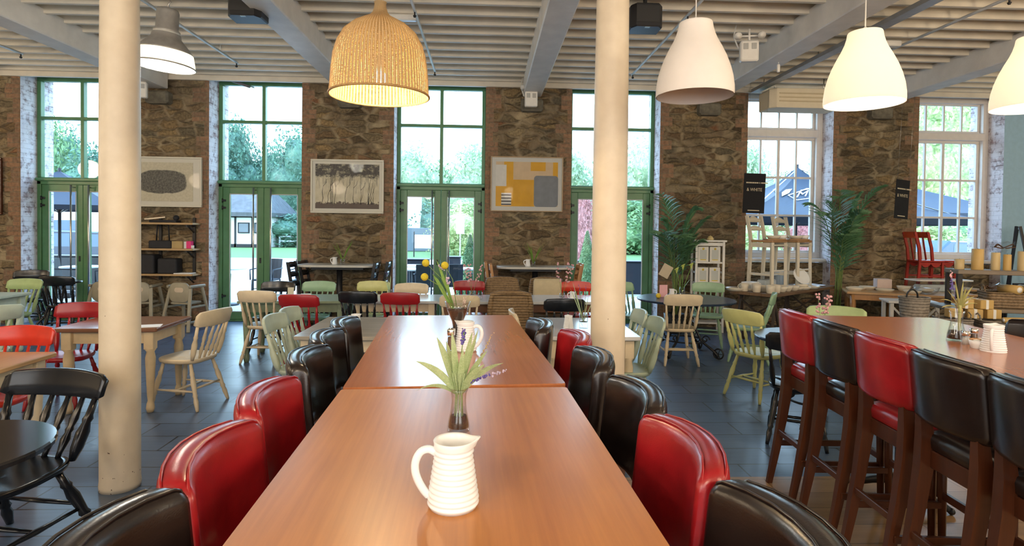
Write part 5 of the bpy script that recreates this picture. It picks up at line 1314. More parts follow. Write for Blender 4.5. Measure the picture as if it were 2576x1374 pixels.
for k, (a, b_, z, rz, s) in enumerate(((-.13, -.40, LZ[0]+.165, .1, 1), (.06, -.40, LZ[0]+.165, -.05, 1), (.24, -.38, LZ[0]+.165, .1, 1), (-.02, -.38, LZ[0]+.267, 0, 1), (.17, -.37, LZ[0]+.267, .2, 1), (.22, -.06, LZ[1]+.0, .1, .9), (.10, -.16, LZ[1], 0, 1))):
    bl.put(DP(a, b_, z), dang+rz, ('left wax block in the low row over the small baskets', 'middle wax block in the low row over the small baskets', 'right wax block in the low row over the small baskets', 'left wax block of the upper pair over the small baskets', 'right wax block of the upper pair over the small baskets', 'wax block left of the basket on the middle candle shelf', 'wax block at the left end of the middle candle shelf')[k], 'wax blocks', None, (s, s, s))
def make_roll():
    t = thing('candle_roll', '', 'candle'); MB().tube([(-.11, 0, .05), (.11, 0, .05)], .05, 20).build('wax', wax, t)
    for s in (-1, 1): MB().tube([(s*.110, 0, .05), (s*.1115, 0, .05)], .032, 14).build('paper_end', paper, t)
    return t
rl = Maker(make_roll())
for k, (a, b_, z, rz) in enumerate(((.52, -.14, LZ[1]+.165, -1.2), (.70, -.14, LZ[1]+.165, -1.25), (1.10, -.06, LZ[1]+.175, .1), (1.55, -.10, LZ[1]+.175, .15), (.36, -.62, LZ[0]+.155, .2))):
    rl.put(DP(a, b_, z), dang+rz, ('left of two rolled candles showing round ends on the middle shelf', 'right of two rolled candles showing round ends on the middle shelf', 'rolled candle lying over the basket with rope handles', 'rolled candle lying at the right of the middle candle shelf', 'long yellow candle roll lying over the grey basket of the lowest shelf')[k], 'rolled candles', None, (1, 1, 1) if k < 4 else (1.3, .6, .6))
def make_soap():
    t = thing('ribboned_soap', '', 'soap'); MB().box((0, 0, .03), (.10, .07, .06), .012).build('bar', wax2, t); r = MB(); r.box((0, 0, .03), (.022, .073, .063), .002)
    for s in (-1, 1): r.tube([(0, 0, .062), (s*.03, .01, .09), (s*.04, -.01, .07), (s*.006, 0, .062)], .007, 6, 0, False, .4)
    r.build('ribbon', bark, t); return t
sp_ = Maker(make_soap()); rr = random.Random(4)
wd = ['first', 'second', 'third', 'fourth', 'fifth', 'sixth', 'seventh', 'eighth', 'ninth', 'tenth']
for k in range(10): sp_.put(DP(.68+.105*k, -.52+.05*(k % 2), LZ[0]+.158), dang+rr.uniform(-.5, .5), 'cream soap tied with brown ribbon, %s from the left over the lowest baskets' % wd[k], 'ribboned soaps')
for k in range(6): sp_.put(DP(.86+.085*k, -.02+.03*(k % 2), LZ[2]+.175), dang+rr.uniform(-.6, .6), 'candle parcel tied with brown ribbon, %s from the left in the top basket' % wd[k], 'ribboned parcels in the top basket')
# gift wrap: crumpled cellophane tufts with ribbon bows
def tuft(a, b_, z, s, lab, seed):
    t = thing('cellophane_wrap', lab, 'wrapping', DP(a, b_, z)); rr = random.Random(seed); m = MB()
    R = [[(s*rr.uniform(.6, 1.2)*(.5+f)*math.cos(k*.45), s*rr.uniform(.6, 1.2)*(.5+f)*.6*math.sin(k*.45), f*s*1.1+rr.uniform(-.02, .02)) for k in range(14)] for f in (0, .35, .7, 1.)]
    m.rings(R, 0, False, False); m.build('film', cello, t); r = MB()
    for q in (-1, 1): r.tube([(0, -.03, s*.5), (q*s*.8, -.05, s*.9), (q*s*1.1, -.05, s*.6), (q*s*.2, -.04, s*.45)], .016, 6, 0, False, .35)
    r.build('bow', bark, t)
tuft(.50, .02, LZ[2]+.20, .11, 'clear wrapping with a big brown bow over the candles', 2); tuft(1.15, .03, LZ[2]+.19, .10, 'clear wrapping with brown bow over the top basket', 5); tuft(1.5, .03, LZ[2]+.19, .10, 'clear wrapping with brown bow at the right end of the top shelf', 6); tuft(.36, -.02, LZ[1]+.17, .08, 'clear wrapping with brown bow over the middle left basket', 9)
# easel at the edge
t = thing('easel', 'black easel leg leaning by the blue wall at the right edge', 'easel', (8.55, 9.0, 0)); 
MB().bar((-.15, 0, 0), (.14, .12, 1.75), .035, .035).build('leg', black_iron, t); MB().bar((.55, 0, 0), (.20, .12, 1.75), .035, .035).build('leg', black_iron, t); MB().bar((.16, .13, 1.7), (.18, .4, 0), .035, .035).build('leg', black_iron, t); MB().bar((-.02, -.02, .8), (.42, -.02, .8), .03, .05).build('ledge', black_iron, t)
# ------------------------------------------------------------------ lamps
def point(name, loc, e, col, r=.04, parent=None):
    l = bpy.data.lights.new(name, 'POINT'); l.energy = e; l.color = col; l.shadow_soft_size = r
    o = bpy.data.objects.new(name, l); COL.objects.link(o); o.location = loc
    if parent is not None: o.parent = parent
    return o
WARM = (1.0, .74, .44); WARM2 = (1.0, .84, .62)
# rattan pendant
def mat_rattan():
    m, nt, N, L, b = newmat('woven_rattan'); c = objc(N); sx = N.new('ShaderNodeSeparateXYZ'); L.new(c, sx.inputs[0])
    at = N.new('ShaderNodeMath'); at.operation = 'ARCTAN2'; L.new(sx.outputs[1], at.inputs[0]); L.new(sx.outputs[0], at.inputs[1])
    def sn(inp, f):
        a = N.new('ShaderNodeMath'); a.operation = 'MULTIPLY'; a.inputs[1].default_value = f; L.new(inp, a.inputs[0]); s = N.new('ShaderNodeMath'); s.operation = 'SINE'; L.new(a.outputs[0], s.inputs[0]); return s.outputs[0]
    va = sn(at.outputs[0], 84); vz = sn(sx.outputs[2], 900)
    ba = ramp(N, L, va, ((.0, (.60, .42, .19)), (.45, (.80, .63, .37)), (1, (.86, .72, .48)))).outputs[0]
    c2 = mix(N, L, .35, ba, ramp(N, L, vz, ((.2, (.55, .5, .42)), (.8, (1.15, 1.1, 1.0)))).outputs[0], 'MULTIPLY')
    L.new(c2, b.inputs['Base Color']); setp(b, rough=.55)
    ad = N.new('ShaderNodeMath'); ad.operation = 'ADD'; L.new(va, ad.inputs[0]); L.new(vz, ad.inputs[1]); bump(N, L, ad.outputs[0], b, .5, .004)
    t = N.new('ShaderNodeBsdfTranslucent'); L.new(c2, t.inputs[0]); x = N.new('ShaderNodeMixShader'); x.inputs[0].default_value = .45; L.new(b.outputs[0], x.inputs[1]); L.new(t.outputs[0], x.inputs[2])
    lt = N.new('ShaderNodeMath'); lt.operation = 'LESS_THAN'; lt.inputs[1].default_value = -.90; L.new(va, lt.inputs[0])
    tp = N.new('ShaderNodeBsdfTransparent'); g_ = N.new('ShaderNodeMixShader'); L.new(lt.outputs[0], g_.inputs[0]); L.new(x.outputs[0], g_.inputs[1]); L.new(tp.outputs[0], g_.inputs[2])
    L.new(g_.outputs[0], N['Material Output'].inputs['Surface']); return m
def shell(prof, n=64, th=.004):
    pr = list(prof); inn = [(max(.002, r-th), z) for r, z in reversed(pr)]
    return MB().lathe(pr+inn, (0, 0, 0), n, 0, False)
yR = 2.96; cR = ony(955, 243, yR)
t = thing('rattan_pendant', 'large woven rattan bell pendant lamp, lit', 'pendant lamp', (cR.x, yR, cR.z))
s = .248
prof = ((1.0, 0), (1.0, .03), (.985, .25), (.965, .55), (.93, .85), (.86, 1.10), (.74, 1.33), (.56, 1.50), (.36, 1.62), (.22, 1.70), (.155, 1.78), (.125, 1.88), (.115, 1.97), (.13, 2.0))
P_ = []
for k in range(len(prof)-1):
    for i in range(4): f = i/4; P_.append(((prof[k][0]*(1-f)+prof[k+1][0]*f)*s, (prof[k][1]*(1-f)+prof[k+1][1]*f)*s*.955))
P_.append((prof[-1][0]*s, prof[-1][1]*s*.955))
sh = shell(P_, 84).build('lamp_shade', mat_rattan(), t)
MB().tube([(s*math.cos(2*PI*i/64), s*math.sin(2*PI*i/64), .004) for i in range(64)], .006, 8, 0, True).build('rim', M_('rattan_rim', (.40, .24, .09), .55, .15, 60), sh)
MB().tube([(0, 0, 2.0*s*.955), (0, 0, ZC+.2-cR.z)], .0035, 8).build('cord', white_p, t)
bulb = emit('warm_bulb', (1.0, .80, .50), 14); MB().ball((0, 0, .095), .034, 0, 16, 12).build('bulb', bulb, t); MB().lathe(((.018, .125), (.02, .20), (.012, .21)), (0, 0, 0), 14).build('socket', white_p, t)
point('rattan_bulb_light', (0, 0, .045), 19, WARM, .03, t)
# white bell pendants
wsh = M_('matte_white_shade', (.84, .79, .74), .6, .02)
def bell(px, py, Y, dia, lab, lit, H):
    c = ony(px, py, Y); t = thing('bell_pendant', lab, 'pendant lamp', (c.x, Y, c.z), 0, 'white bell pendants'); r = dia/2
    pf = ((1.0, 0), (1.005, .04), (1.0, .12), (.965, .25), (.90, .38), (.80, .52), (.68, .65), (.575, .75), (.50, .84), (.455, .92), (.435, .985), (.42, 1.0), (.30, 1.0), (.02, 1.0)); pr = []
    for k in range(len(pf)-1):
        for i in range(3): f = i/3; pr.append(((pf[k][0]*(1-f)+pf[k+1][0]*f)*r, (pf[k][1]*(1-f)+pf[k+1][1]*f)*H))
    pr.append((pf[-1][0]*r, pf[-1][1]*H))
    m = lit_shade if lit else wsh
    shell(pr, 56, .004).build('lamp_shade', m, t); MB().tube([(0, 0, H), (0, 0, ZC+.2-c.z)], .0035, 8).build('cord', white_p, t)
    MB().lathe(((.0, H), (.012, H), (.012, H+.02), (.004, H+.03)), (0, 0, 0), 12).build('cord_grip', white_p, t)
    MB().lathe(((.02, H-.004), (.022, H-.075), (.014, H-.08)), (0, 0, 0), 14).build('socket', white_p, t)
    if lit:
        MB().ball((0, 0, H*.42), .04, 0, 16, 12).build('bulb', bulb, t); point('bell_bulb_light', (0, 0, H*.40), 34, WARM2, .045, t)
    else: MB().ball((0, 0, H*.42), .04, 0, 16, 12).build('bulb', M_('unlit_bulb', (.8, .78, .74), .2, 0), t)
lit_shade = translucent('glowing_white_shade', (.95, .91, .82), .5, .55, .32, (1.0, .92, .76))
bell(1747, 243, 2.93, .385, 'white bell pendant that is switched off, right of the right pillar', False, .375)
bell(2172, 262, 3.02, .385, 'glowing white bell pendant over the right bar table, middle of three', True, .382)
bell(2600, 272, 3.05, .385, 'glowing white bell pendant cut off by the right picture edge', True, .385)
# industrial lamp
cI = ony(413, 168, 5.5); t = thing('industrial_lamp', 'grey industrial high bay lamp, lit, beside the left pillar', 'ceiling lamp', (cI.x, 5.5, cI.z)); t.rotation_euler.y = math.radians(4)
gm = M_('grey_cast_metal', (.36, .35, .33), .45, .1, 20, metal=.3); t_in = emit('lamp_diffuser', (1.0, .93, .78), 2.6)
shell(((.120, .300), (.125, .265), (.15, .235), (.195, .185), (.225, .145), (.232, .13)), 48).build('reflector', gm, t)
shell(((.232, .13), (.25, .05), (.255, .005)), 48).build('translucent_band', translucent('lamp_band', (.85, .80, .66), .4, .5, 1.1, (1.0, .92, .70)), t)
MB().lathe(((0, -.012), (.15, -.008), (.245, .004), (.245, .008), (0, .002)), (0, 0, 0), 48, 0, False).build('diffuser', t_in, t)
MB().tube([(.257*math.cos(2*PI*i/56), .257*math.sin(2*PI*i/56), .006) for i in range(56)], .007, 8, 0, True).build('clamp_ring', gm, t)
MB().lathe(((.05, .29), (.108, .30), (.112, .33), (.094, .35), (.094, .50), (.085, .525), (.04, .53)), (0, 0, 0), 28).build('gear_housing', gm, t)
MB().tube([(0, 0, .53), (0, 0, .58), (.02, 0, .60), (0, 0, .62), (0, 0, ZC-cI.z+.02)], .007, 7).build('hanging_hook', steel, t)
point('industrial_light', (0, 0, -.06), 60, (1.0, .93, .80), .15, t)

# ------------------------------------------------------------------ things under the ceiling
spk = M_('black_speaker_shell', (.014, .014, .016), .45, .1)
def speaker(px, py, Y, lab):
    c = ony(px, py, Y); t = thing('ceiling_speaker', lab, 'speaker', (c.x, Y, c.z))
    MB().prism([(-.165, .13), (-.165, -.06), (-.12, -.13), (.12, -.13), (.165, -.06), (.165, .13)], -.11, .13, 0, .012).build('cabinet', spk, t)
    MB().box((0, -.131, .02), (.24, .006, .17), .002).build('grille', M_('speaker_grille', (.025, .025, .025), .7, .2, 300), t)
    MB().box((0, -.10, -.112), (.05, .03, .004)).build('badge', M_('blue_grey_badge', (.35, .48, .58), .4, 0), t)
    MB().box((0, 0, (.13+ZC-c.z+.02)/2), (.03, .06, ZC-c.z-.11+.02), .004).build('bracket', black_iron, t)
speaker(622, 22, 6.0, 'black speaker under the ceiling left of the rattan lamp'); speaker(1622, 50, 6.0, 'black speaker under the ceiling beside the right pillar')
def emlight(px, py, Y, lab, rz=0):
    c = ony(px, py, Y); t = thing('emergency_light', lab, 'emergency light', (c.x, Y, c.z), rz)
    MB().box((0, 0, 0), (.20, .10, .24), .015).build('housing', white_p, t)
    for s in (-1, 1): MB().box((s*.045, -.052, .05), (.055, .008, .07), .003).build('vent', M_('vent_grey', (.42, .42, .40), .6, .05), t)
    for s in (-1, 1): MB().tube([(s*.13, -.04, .17), (s*.13, -.0, .20)], [.045, .03], 12).build('spot_head', white_p, t)
    MB().tube([(-.13, 0, .18), (.13, 0, .18)], .012, 6).tube([(0, 0, .12), (0, 0, .26)], .014, 6).build('arm', white_p, t)
    MB().tube([(-.11, .03, .05), (-.16, .06, .2), (-.13, .08, ZC-c.z+.03)], .008, 6).build('cable', white_p, t)
emlight(1336, 250, 9.1, 'white twin spot emergency light under the middle beam'); emlight(1884, 130, 6.6, 'white twin spot emergency light beside the beam above the left sash window', -.2); emlight(352, 226, 9.0, 'white twin spot emergency light half hidden by the left pillar', .3)
for k, (x, y0, y1, lab) in enumerate(((-6.45, 3.0, 8.3, 'far left'), (-3.62, 3.0, 8.5, 'between the left pillar and the rattan lamp'), (-.81, 3.0, 8.7, 'behind the rattan lamp'), (2.14, 3.0, 8.6, 'behind the unlit bell pendant'), (5.1, 3.0, 7.9, 'above the right bar table'))):
    t = thing('sprinkler_pipe', 'white sprinkler pipe under the joists, ' + lab, 'pipe', (x, 0, ZC-.06), 0, 'sprinkler pipes'); m = MB(); m.tube([(0, y0, 0), (0, y1, 0)], .017, 8); m.build('pipe', white_p, t); c_ = MB(); h = MB()
    for q in (y1-.03, y1-2.4, y1-4.6): c_.tube([(0, q-.5, .0), (0, q-.5, .10)], .008, 6); h.tube([(0, q, 0), (0, q, -.05)], .009, 6); h.tube([(0, q, -.05), (0, q, -.07)], [.02, .012], 8)
    c_.build('hanger', white_p, t); h.build('sprinkler_head', black_iron, t)
tr = thing('cable_tray', 'grey steel cable tray running back to the window wall on the right', 'cable tray', (4.35, 6.0, ZC-.11)); MB().box((0, 0, 0), (.13, 6.6, .012)).box((-.065, 0, .02), (.004, 6.6, .05)).box((.065, 0, .02), (.004, 6.6, .05)).build('tray', M_('galvanised', (.40, .42, .44), .45, .1, 10, metal=.4), tr); hg = MB()
for q in (-2.5, -.5, 1.5, 3): hg.tube([(0, q, 0), (0, q, .14)], .006, 6)
hg.build('hanger', steel, tr)
c = ony(1903, 8, 5.3); t = thing('smoke_detector', 'white round smoke detector at the top of the picture', 'smoke detector', (c.x, 5.3, 3.93)); MB().lathe(((.05, .07), (.055, .045), (.05, .02), (.03, .0), (0, 0)), (0, 0, 0), 20).build('head', white_p, t); MB().lathe(((.06, .075), (.06, .06), (0, .06)), (0, 0, 0), 20).build('base_plate', white_p, t)
tl = thing('strip_light', 'short strip light fixed to the joists behind the rattan lamp', 'strip light', (-1.02, 6.6, ZC-.03)); MB().box((0, 0, 0), (.42, .09, .06), .01).build('housing', white_p, tl); MB().box((0, -.01, -.035), (.38, .05, .012), .004).build('tube_cover', M_('pale_blue_cover', (.62, .72, .80), .2, 0), tl)
tl = thing('emergency_sign_light', 'slim light fitting with a green indicator behind the glowing pendant', 'light fitting', (4.78, 7.0, ZC-.04)); MB().box((0, 0, 0), (.62, .10, .07), .012).build('housing', white_p, tl); MB().ball((-.29, -.05, -.01), .012, 0, 8, 6).build('indicator', emit('green_indicator', (.05, 1, .45), 4), tl)
ac = thing('air_curtain', 'off white air curtain heater hung at the top of the left sash window', 'heater', (4.92, 9.0, 3.70)); MB().prism([(-.55, .2), (-.55, -.14), (-.47, -.22), (.47, -.22), (.55, -.14), (.55, .2)], -.16, .14, 0, .012).build('casing', M_('ivory_casing', (.70, .62, .46), .5, .03), ac); g = MB()
for k in range(3): g.box((0, -.225, .06-.06*k), (.86, .012, .02), .003)
g.build('louvre', M_('ivory_louvre', (.55, .46, .30), .5, .03), ac); 
for s in (-1, 1): MB().tube([(s*.4, 0, .13), (s*.4, 0, .36)], .008, 6).build('hanger', steel, ac)
c = ony(610, 214, 9.7); op = thing('window_opener', 'dark window opener arm hanging at the head of the cottage window', 'window opener', (c.x, 9.66, c.z)); MB().bar((-.16, 0, .06), (.14, 0, -.04), .05, .04, .008).build('actuator', M_('dark_grey_metal', (.10, .10, .11), .4, .1), op); MB().bar((.12, 0, -.02), (.15, .13, -.02), .02, .02).build('arm', steel, op)
c = ony(1958, 172, 7.2); dp = thing('sensor', 'small white sensor box on a rod right of the unlit pendant', 'sensor', (c.x, 7.2, c.z)); MB().box((0, 0, 0), (.035, .03, .10), .006).build('sensor_body', white_p, dp); MB().tube([(0, 0, .05), (0, 0, ZC+.2-c.z)], .005, 6).build('rod', white_p, dp)

# ------------------------------------------------------------------ light
def area(name, loc, rot, sx_, sy_, e, col, portal=False):
    l = bpy.data.lights.new(name, 'AREA'); l.shape = 'RECTANGLE'; l.size = sx_; l.size_y = sy_; l.energy = e; l.color = col
    o = bpy.data.objects.new(name, l); COL.objects.link(o); o.location = loc; o.rotation_euler = rot
    if portal: l.cycles.is_portal = True
    return o
for k, (a, c) in enumerate(OPEN):
    z0 = .1 if k < 4 else 1.2
    area('window_portal', ((a+c)/2, 10.1, (z0+4)/2), (-PI/2, 0, 0), c-a-.02, 4-z0, 1, (1, 1, 1), True)
# unseen point lights added to brighten the hall, behind and beside the viewer
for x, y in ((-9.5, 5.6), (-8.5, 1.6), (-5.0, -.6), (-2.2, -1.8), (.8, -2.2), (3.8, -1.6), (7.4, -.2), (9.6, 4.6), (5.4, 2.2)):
    point('hall_fill_light', (x, y, 2.9), HALL_E, (1.0, .79, .54), .22)
area('rear_fill_light', (-1.0, -4.2, 2.2), (PI/2, 0, 0), 12, 2.4, REAR_E, (.90, .95, 1.0))  # added fill light standing in for windows; the rear wall is blank
w = bpy.data.worlds.new('sky'); sc.world = w; w.use_nodes = True; N, L = w.node_tree.nodes, w.node_tree.links; bg = N['Background']
tc = N.new('ShaderNodeTexCoord'); sx = N.new('ShaderNodeSeparateXYZ'); L.new(tc.outputs['Generated'], sx.inputs[0])
rm = ramp(N, L, sx.outputs[2], ((.0, (.62, .84, 1.0)), (.25, (.56, .80, 1.0)), (.8, (.34, .60, 1.0)))); L.new(rm.outputs[0], bg.inputs[0]); bg.inputs[1].default_value = SKY_E
sun = bpy.data.lights.new('sun', 'SUN'); sun.energy = SUN_E; sun.angle = .05; sun.color = (1, .95, .85); so = bpy.data.objects.new('sun', sun); COL.objects.link(so); so.rotation_euler = (math.radians(50), 0, math.radians(-60))
sc.view_settings.view_transform = 'Standard'; sc.view_settings.look = 'None'; sc.view_settings.exposure = EXPO; sc.view_settings.gamma = 1.0; sc.view_settings.use_curve_mapping = False
cy = sc.cycles; cy.max_bounces = 8; cy.diffuse_bounces = 3; cy.glossy_bounces = 3; cy.transmission_bounces = 6; cy.transparent_max_bounces = 16; cy.caustics_reflective = False; cy.caustics_refractive = False; cy.sample_clamp_indirect = 4.0; cy.blur_glossy = 1.0; cy.use_denoising = True; cy.use_adaptive_sampling = True; cy.adaptive_threshold = .04
# ------------------------------------------------------------------ outside
pave = M_('pale_paving', (.42, .42, .42), .7, .08, 3); road = M_('pale_road', (.40, .40, .41), .8, .08, 2); grass = M_('lawn', (.075, .15, .045), .9, .25, 6)
def ground(name, x0, x1, y0, y1, z, m, lab): tag(MB().box(((x0+x1)/2, (y0+y1)/2, z-.05), (x1-x0, y1-y0, .1)).build(name, m), lab, 'ground', None, 'structure')
ground('terrace', -30, 40, 10.2, 16, -.01, pave, 'pale paved terrace outside the doors'); ground('road', -60, 70, 16, 30, -.03, road, 'bright pale road beyond the terrace'); ground('lawn', -90, 110, 30, 120, -.02, grass, 'green lawn across the road')
t_dark = leafmat('teal_foliage', (.03, .085, .06), (.15, .30, .20), .35, .55); t_mid = leafmat('mid_green_foliage', (.06, .15, .06), (.26, .40, .18), .35, .55); t_bleached = leafmat('glare_bleached_foliage', (.16, .28, .16), (.58, .66, .44), .4, .55); t_yel = leafmat('yellow_green_foliage', (.14, .26, .08), (.66, .68, .34), .4, .9); t_red = leafmat('red_foliage', (.25, .07, .07), (.55, .28, .26), .35, 1.5)  # palest leaves have overexposure bleaching put into their colour
trunk_m = M_('bark', (.08, .06, .04), .9, .2, 8)
def crown(seed, n, leaf, blobs=9, cone=False):
    rr = random.Random(seed); B = []
    for k in range(blobs):
        f = k/(blobs-1); a = rr.uniform(0, 6.28); q = (.62*math.sin(PI*(.12+.80*f))) if not cone else 0
        B.append((Vector((math.cos(a)*q*.55*rr.random(), math.sin(a)*q*.55*rr.random(), .12+.74*f)), (.16+.30*math.sin(PI*(.15+.75*f)))*rr.uniform(.8, 1.1)))
    vs = []; fs = []
    for i in range(n):
        if cone:
            z = rr.random()**1.5; a = rr.uniform(0, 6.28); r = .30*(1-z)**.8*rr.uniform(.9, 1.0); p = Vector((r*math.cos(a), r*math.sin(a), z)); nd = Vector((math.cos(a), math.sin(a), .35))
        else:
            c, r = B[rr.randrange(blobs)]; d = Vector((rr.gauss(0, 1), rr.gauss(0, 1), rr.gauss(0, 1))).normalized(); p = c+d*r*rr.uniform(.55, 1.22); nd = d
        if p.z < .0: continue
        nd = (nd+Vector((rr.gauss(0, .5), rr.gauss(0, .5), rr.gauss(0, .5)))).normalized(); u = nd.cross(Vector((0, 0, 1)));
        if u.length < .01: u = Vector((1, 0, 0))
        u.normalize(); v = nd.cross(u); s = leaf*rr.uniform(.6, 1.3); a = rr.uniform(0, 6.28); e1 = u*math.cos(a)+v*math.sin(a); e2 = -u*math.sin(a)+v*math.cos(a); o = len(vs)
        vs += [p-e1*s, p-e2*s*.45+nd*s*.12, p+e1*s, p+e2*s*.45+nd*s*.12]; fs.append((o, o+1, o+2, o+3))
    m = MB(); m.add(vs, fs, 0, False)
    if not cone:
        for c, r in B: m.ball(c, r*.62, 0, 14, 9)
    else: m.lathe(((.27, 0), (.24, .2), (.17, .5), (.08, .8), (.001, .97)), (0, 0, 0), 20)
    return m
def tree_proto(seed, n, leaf, cone=False, nm='tree'):
    t = thing(nm, '', 'tree'); crown(seed, n, leaf, 9, cone).build('crown', t_dark, t); MB().tube([(0, 0, -.02), (0.01, 0, .15), (0, .01, .45)], [.035, .03, .015], 8).build('trunk', trunk_m, t); return t
TA_, TB_, TC_ = Maker(tree_proto(1, 5200, .028)), Maker(tree_proto(2, 5200, .030)), Maker(tree_proto(5, 5200, .026))
def onYx(px, Y): return ony(px, 570, Y).x
def topz(px, py, Y): return ony(px, py, Y).z
#        px, top y, distance, width scale, material, name
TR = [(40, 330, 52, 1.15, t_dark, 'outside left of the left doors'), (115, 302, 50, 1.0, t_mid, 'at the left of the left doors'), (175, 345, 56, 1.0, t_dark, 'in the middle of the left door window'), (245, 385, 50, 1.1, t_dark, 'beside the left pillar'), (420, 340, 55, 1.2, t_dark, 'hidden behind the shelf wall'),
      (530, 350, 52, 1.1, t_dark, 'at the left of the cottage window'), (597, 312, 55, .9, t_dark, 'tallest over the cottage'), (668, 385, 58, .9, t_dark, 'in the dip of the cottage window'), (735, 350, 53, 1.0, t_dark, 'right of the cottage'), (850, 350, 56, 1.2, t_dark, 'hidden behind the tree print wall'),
      (960, 385, 52, 1.1, t_bleached, 'left of the third doors'), (1040, 385, 50, .95, t_bleached, 'at the left of the third door window'), (1105, 420, 58, 1.0, t_mid, 'in the middle of the third door window'), (1185, 375, 50, 1.0, t_bleached, 'at the right of the third door window'), (1320, 370, 52, 1.2, t_mid, 'hidden behind the yellow print wall'),
      (1440, 390, 52, 1.0, t_bleached, 'left of the right pillar'), (1525, 420, 58, 1.0, t_bleached, 'behind the right pillar'), (1615, 365, 50, 1.0, t_bleached, 'right of the right pillar'), (1760, 380, 52, 1.2, t_bleached, 'hidden behind the palm wall'), (1890, 372, 50, .8, t_bleached, 'left of the big parasol'), (1990, 455, 52, 1.1, t_mid, 'behind the big parasol'), (2110, 400, 45, 1.2, t_bleached, 'between the two parasols'),
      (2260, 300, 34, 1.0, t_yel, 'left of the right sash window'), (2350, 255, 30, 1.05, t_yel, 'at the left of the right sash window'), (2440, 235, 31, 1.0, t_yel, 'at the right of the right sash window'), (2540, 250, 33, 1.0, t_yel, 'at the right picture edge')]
for k, (px, py, Y, s, m, nm) in enumerate(TR):
    H = topz(px, py, Y)/1.02; W_ = s*(6.2 if Y > 40 else 5.6)
    kk = 'teal green' if m is t_dark else 'mid green' if m is t_mid else 'pale glare bleached' if m is t_bleached else 'bright yellow green'
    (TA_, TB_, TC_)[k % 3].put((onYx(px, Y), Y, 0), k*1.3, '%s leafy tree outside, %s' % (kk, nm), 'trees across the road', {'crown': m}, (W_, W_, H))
for k, (px, py, Y, m, w_, nm) in enumerate(((105, 500, 42, t_dark, 5, 'behind the fence at the left doors'), (235, 520, 44, t_mid, 5, 'behind the white van'), (735, 540, 47, t_dark, 6, 'right of the cottage'), (1035, 500, 44, t_dark, 6, 'in the left leaf of the third doors'), (1110, 520, 46, t_mid, 5, 'behind the third doors'), (1165, 510, 36, t_yel, 4, 'in the right leaf of the third doors'), (1600, 500, 40, t_mid, 7, 'in the right leaf of the fourth doors'), (1905, 560, 26, t_yel, 3.5, 'under the big parasol at the left'), (1985, 570, 28, t_mid, 3.5, 'under the big parasol'), (2350, 560, 24, t_yel, 4, 'under the far parasol'), (2440, 560, 26, t_mid, 4, 'right of the far parasol'), (2250, 560, 27, t_mid, 4, 'left of the red chairs'))):
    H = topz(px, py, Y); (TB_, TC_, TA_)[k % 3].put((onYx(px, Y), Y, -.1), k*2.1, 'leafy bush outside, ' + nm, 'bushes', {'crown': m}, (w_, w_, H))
TB_.put((onYx(1472, 22), 22, -.02), 1, 'small red leaved tree in the fourth doors left of the right pillar', 'red trees', {'crown': t_red}, (1.5, 1.5, topz(1472, 492, 22))); TC_.put((onYx(2035, 20), 20, -.02), 1, 'small red leaved tree under the big parasol at the right', 'red trees', {'crown': t_red}, (1.7, 1.7, topz(2035, 560, 20)))
CT = Maker(tree_proto(9, 4200, .03, True, 'conical_shrub'))
for px, py, Y, lab in ((1183, 592, 13.2, 'clipped cone shrub outside the right leaf of the third doors'), (1478, 583, 13.4, 'clipped cone shrub outside the fourth doors, left of the right pillar'), (2047, 630, 15.5, 'clipped cone shrub outside the left sash window')):
    H = topz(px, py, Y); CT.put((onYx(px, Y), Y, 0), 0, lab, 'clipped cone shrubs', {'crown': t_mid}, (1.15, 1.15, H))
# thatched cottage
thatch = M_('grey_thatch', (.085, .090, .098), .95, .25, 3, .4, 12); rend = M_('white_render', (.72, .72, .72), .8, .02); timb = M_('black_timber', (.008, .008, .010), .7, .1)
ct = thing('cottage', 'white cottage with black timbers and a grey thatched roof across the road', 'cottage', (-19.6, 44, 0))
MB().box((0, 2.5, 1.25), (6.4, 5, 2.5)).build('wall', rend, ct)
rf = MB(); R = []
for z, kx, ky, oy in ((2.30, 3.55, 3.05, 0), (2.6, 3.6, 3.1, 0), (3.6, 2.95, 2.0, 0), (4.45, 2.35, .7, 0), (4.6, 2.2, .35, 0)): R.append([(sx_*kx, 2.5+sy_*ky, z) for sx_, sy_ in ((-1, -1), (-.33, -1.02), (.33, -1.02), (1, -1), (1, 1), (-1, 1))])
rf.rings(R, 0, False); rf.build('thatched_roof', thatch, ct)
tb = MB()
for x in (-3.18, -1.9, -.6, .75, 2.0, 3.18): tb.box((x, -.03, 1.2), (.13, .06, 2.4))
tb.box((0, -.03, .12), (6.4, .06, .24)); tb.box((0, -.03, 2.32), (6.4, .06, .2)); tb.build('timber_frame', timb, ct)
for x in (-1.25, 1.38, 2.6):
    w_ = MB().box((x, -.05, 1.45), (.85, .08, .8)).build('window_frame', timb, ct); MB().box((x, -.07, 1.45), (.68, .06, .64)).build('pane', M_('cottage_pane', (.08, .10, .12), .1, .1), w_)
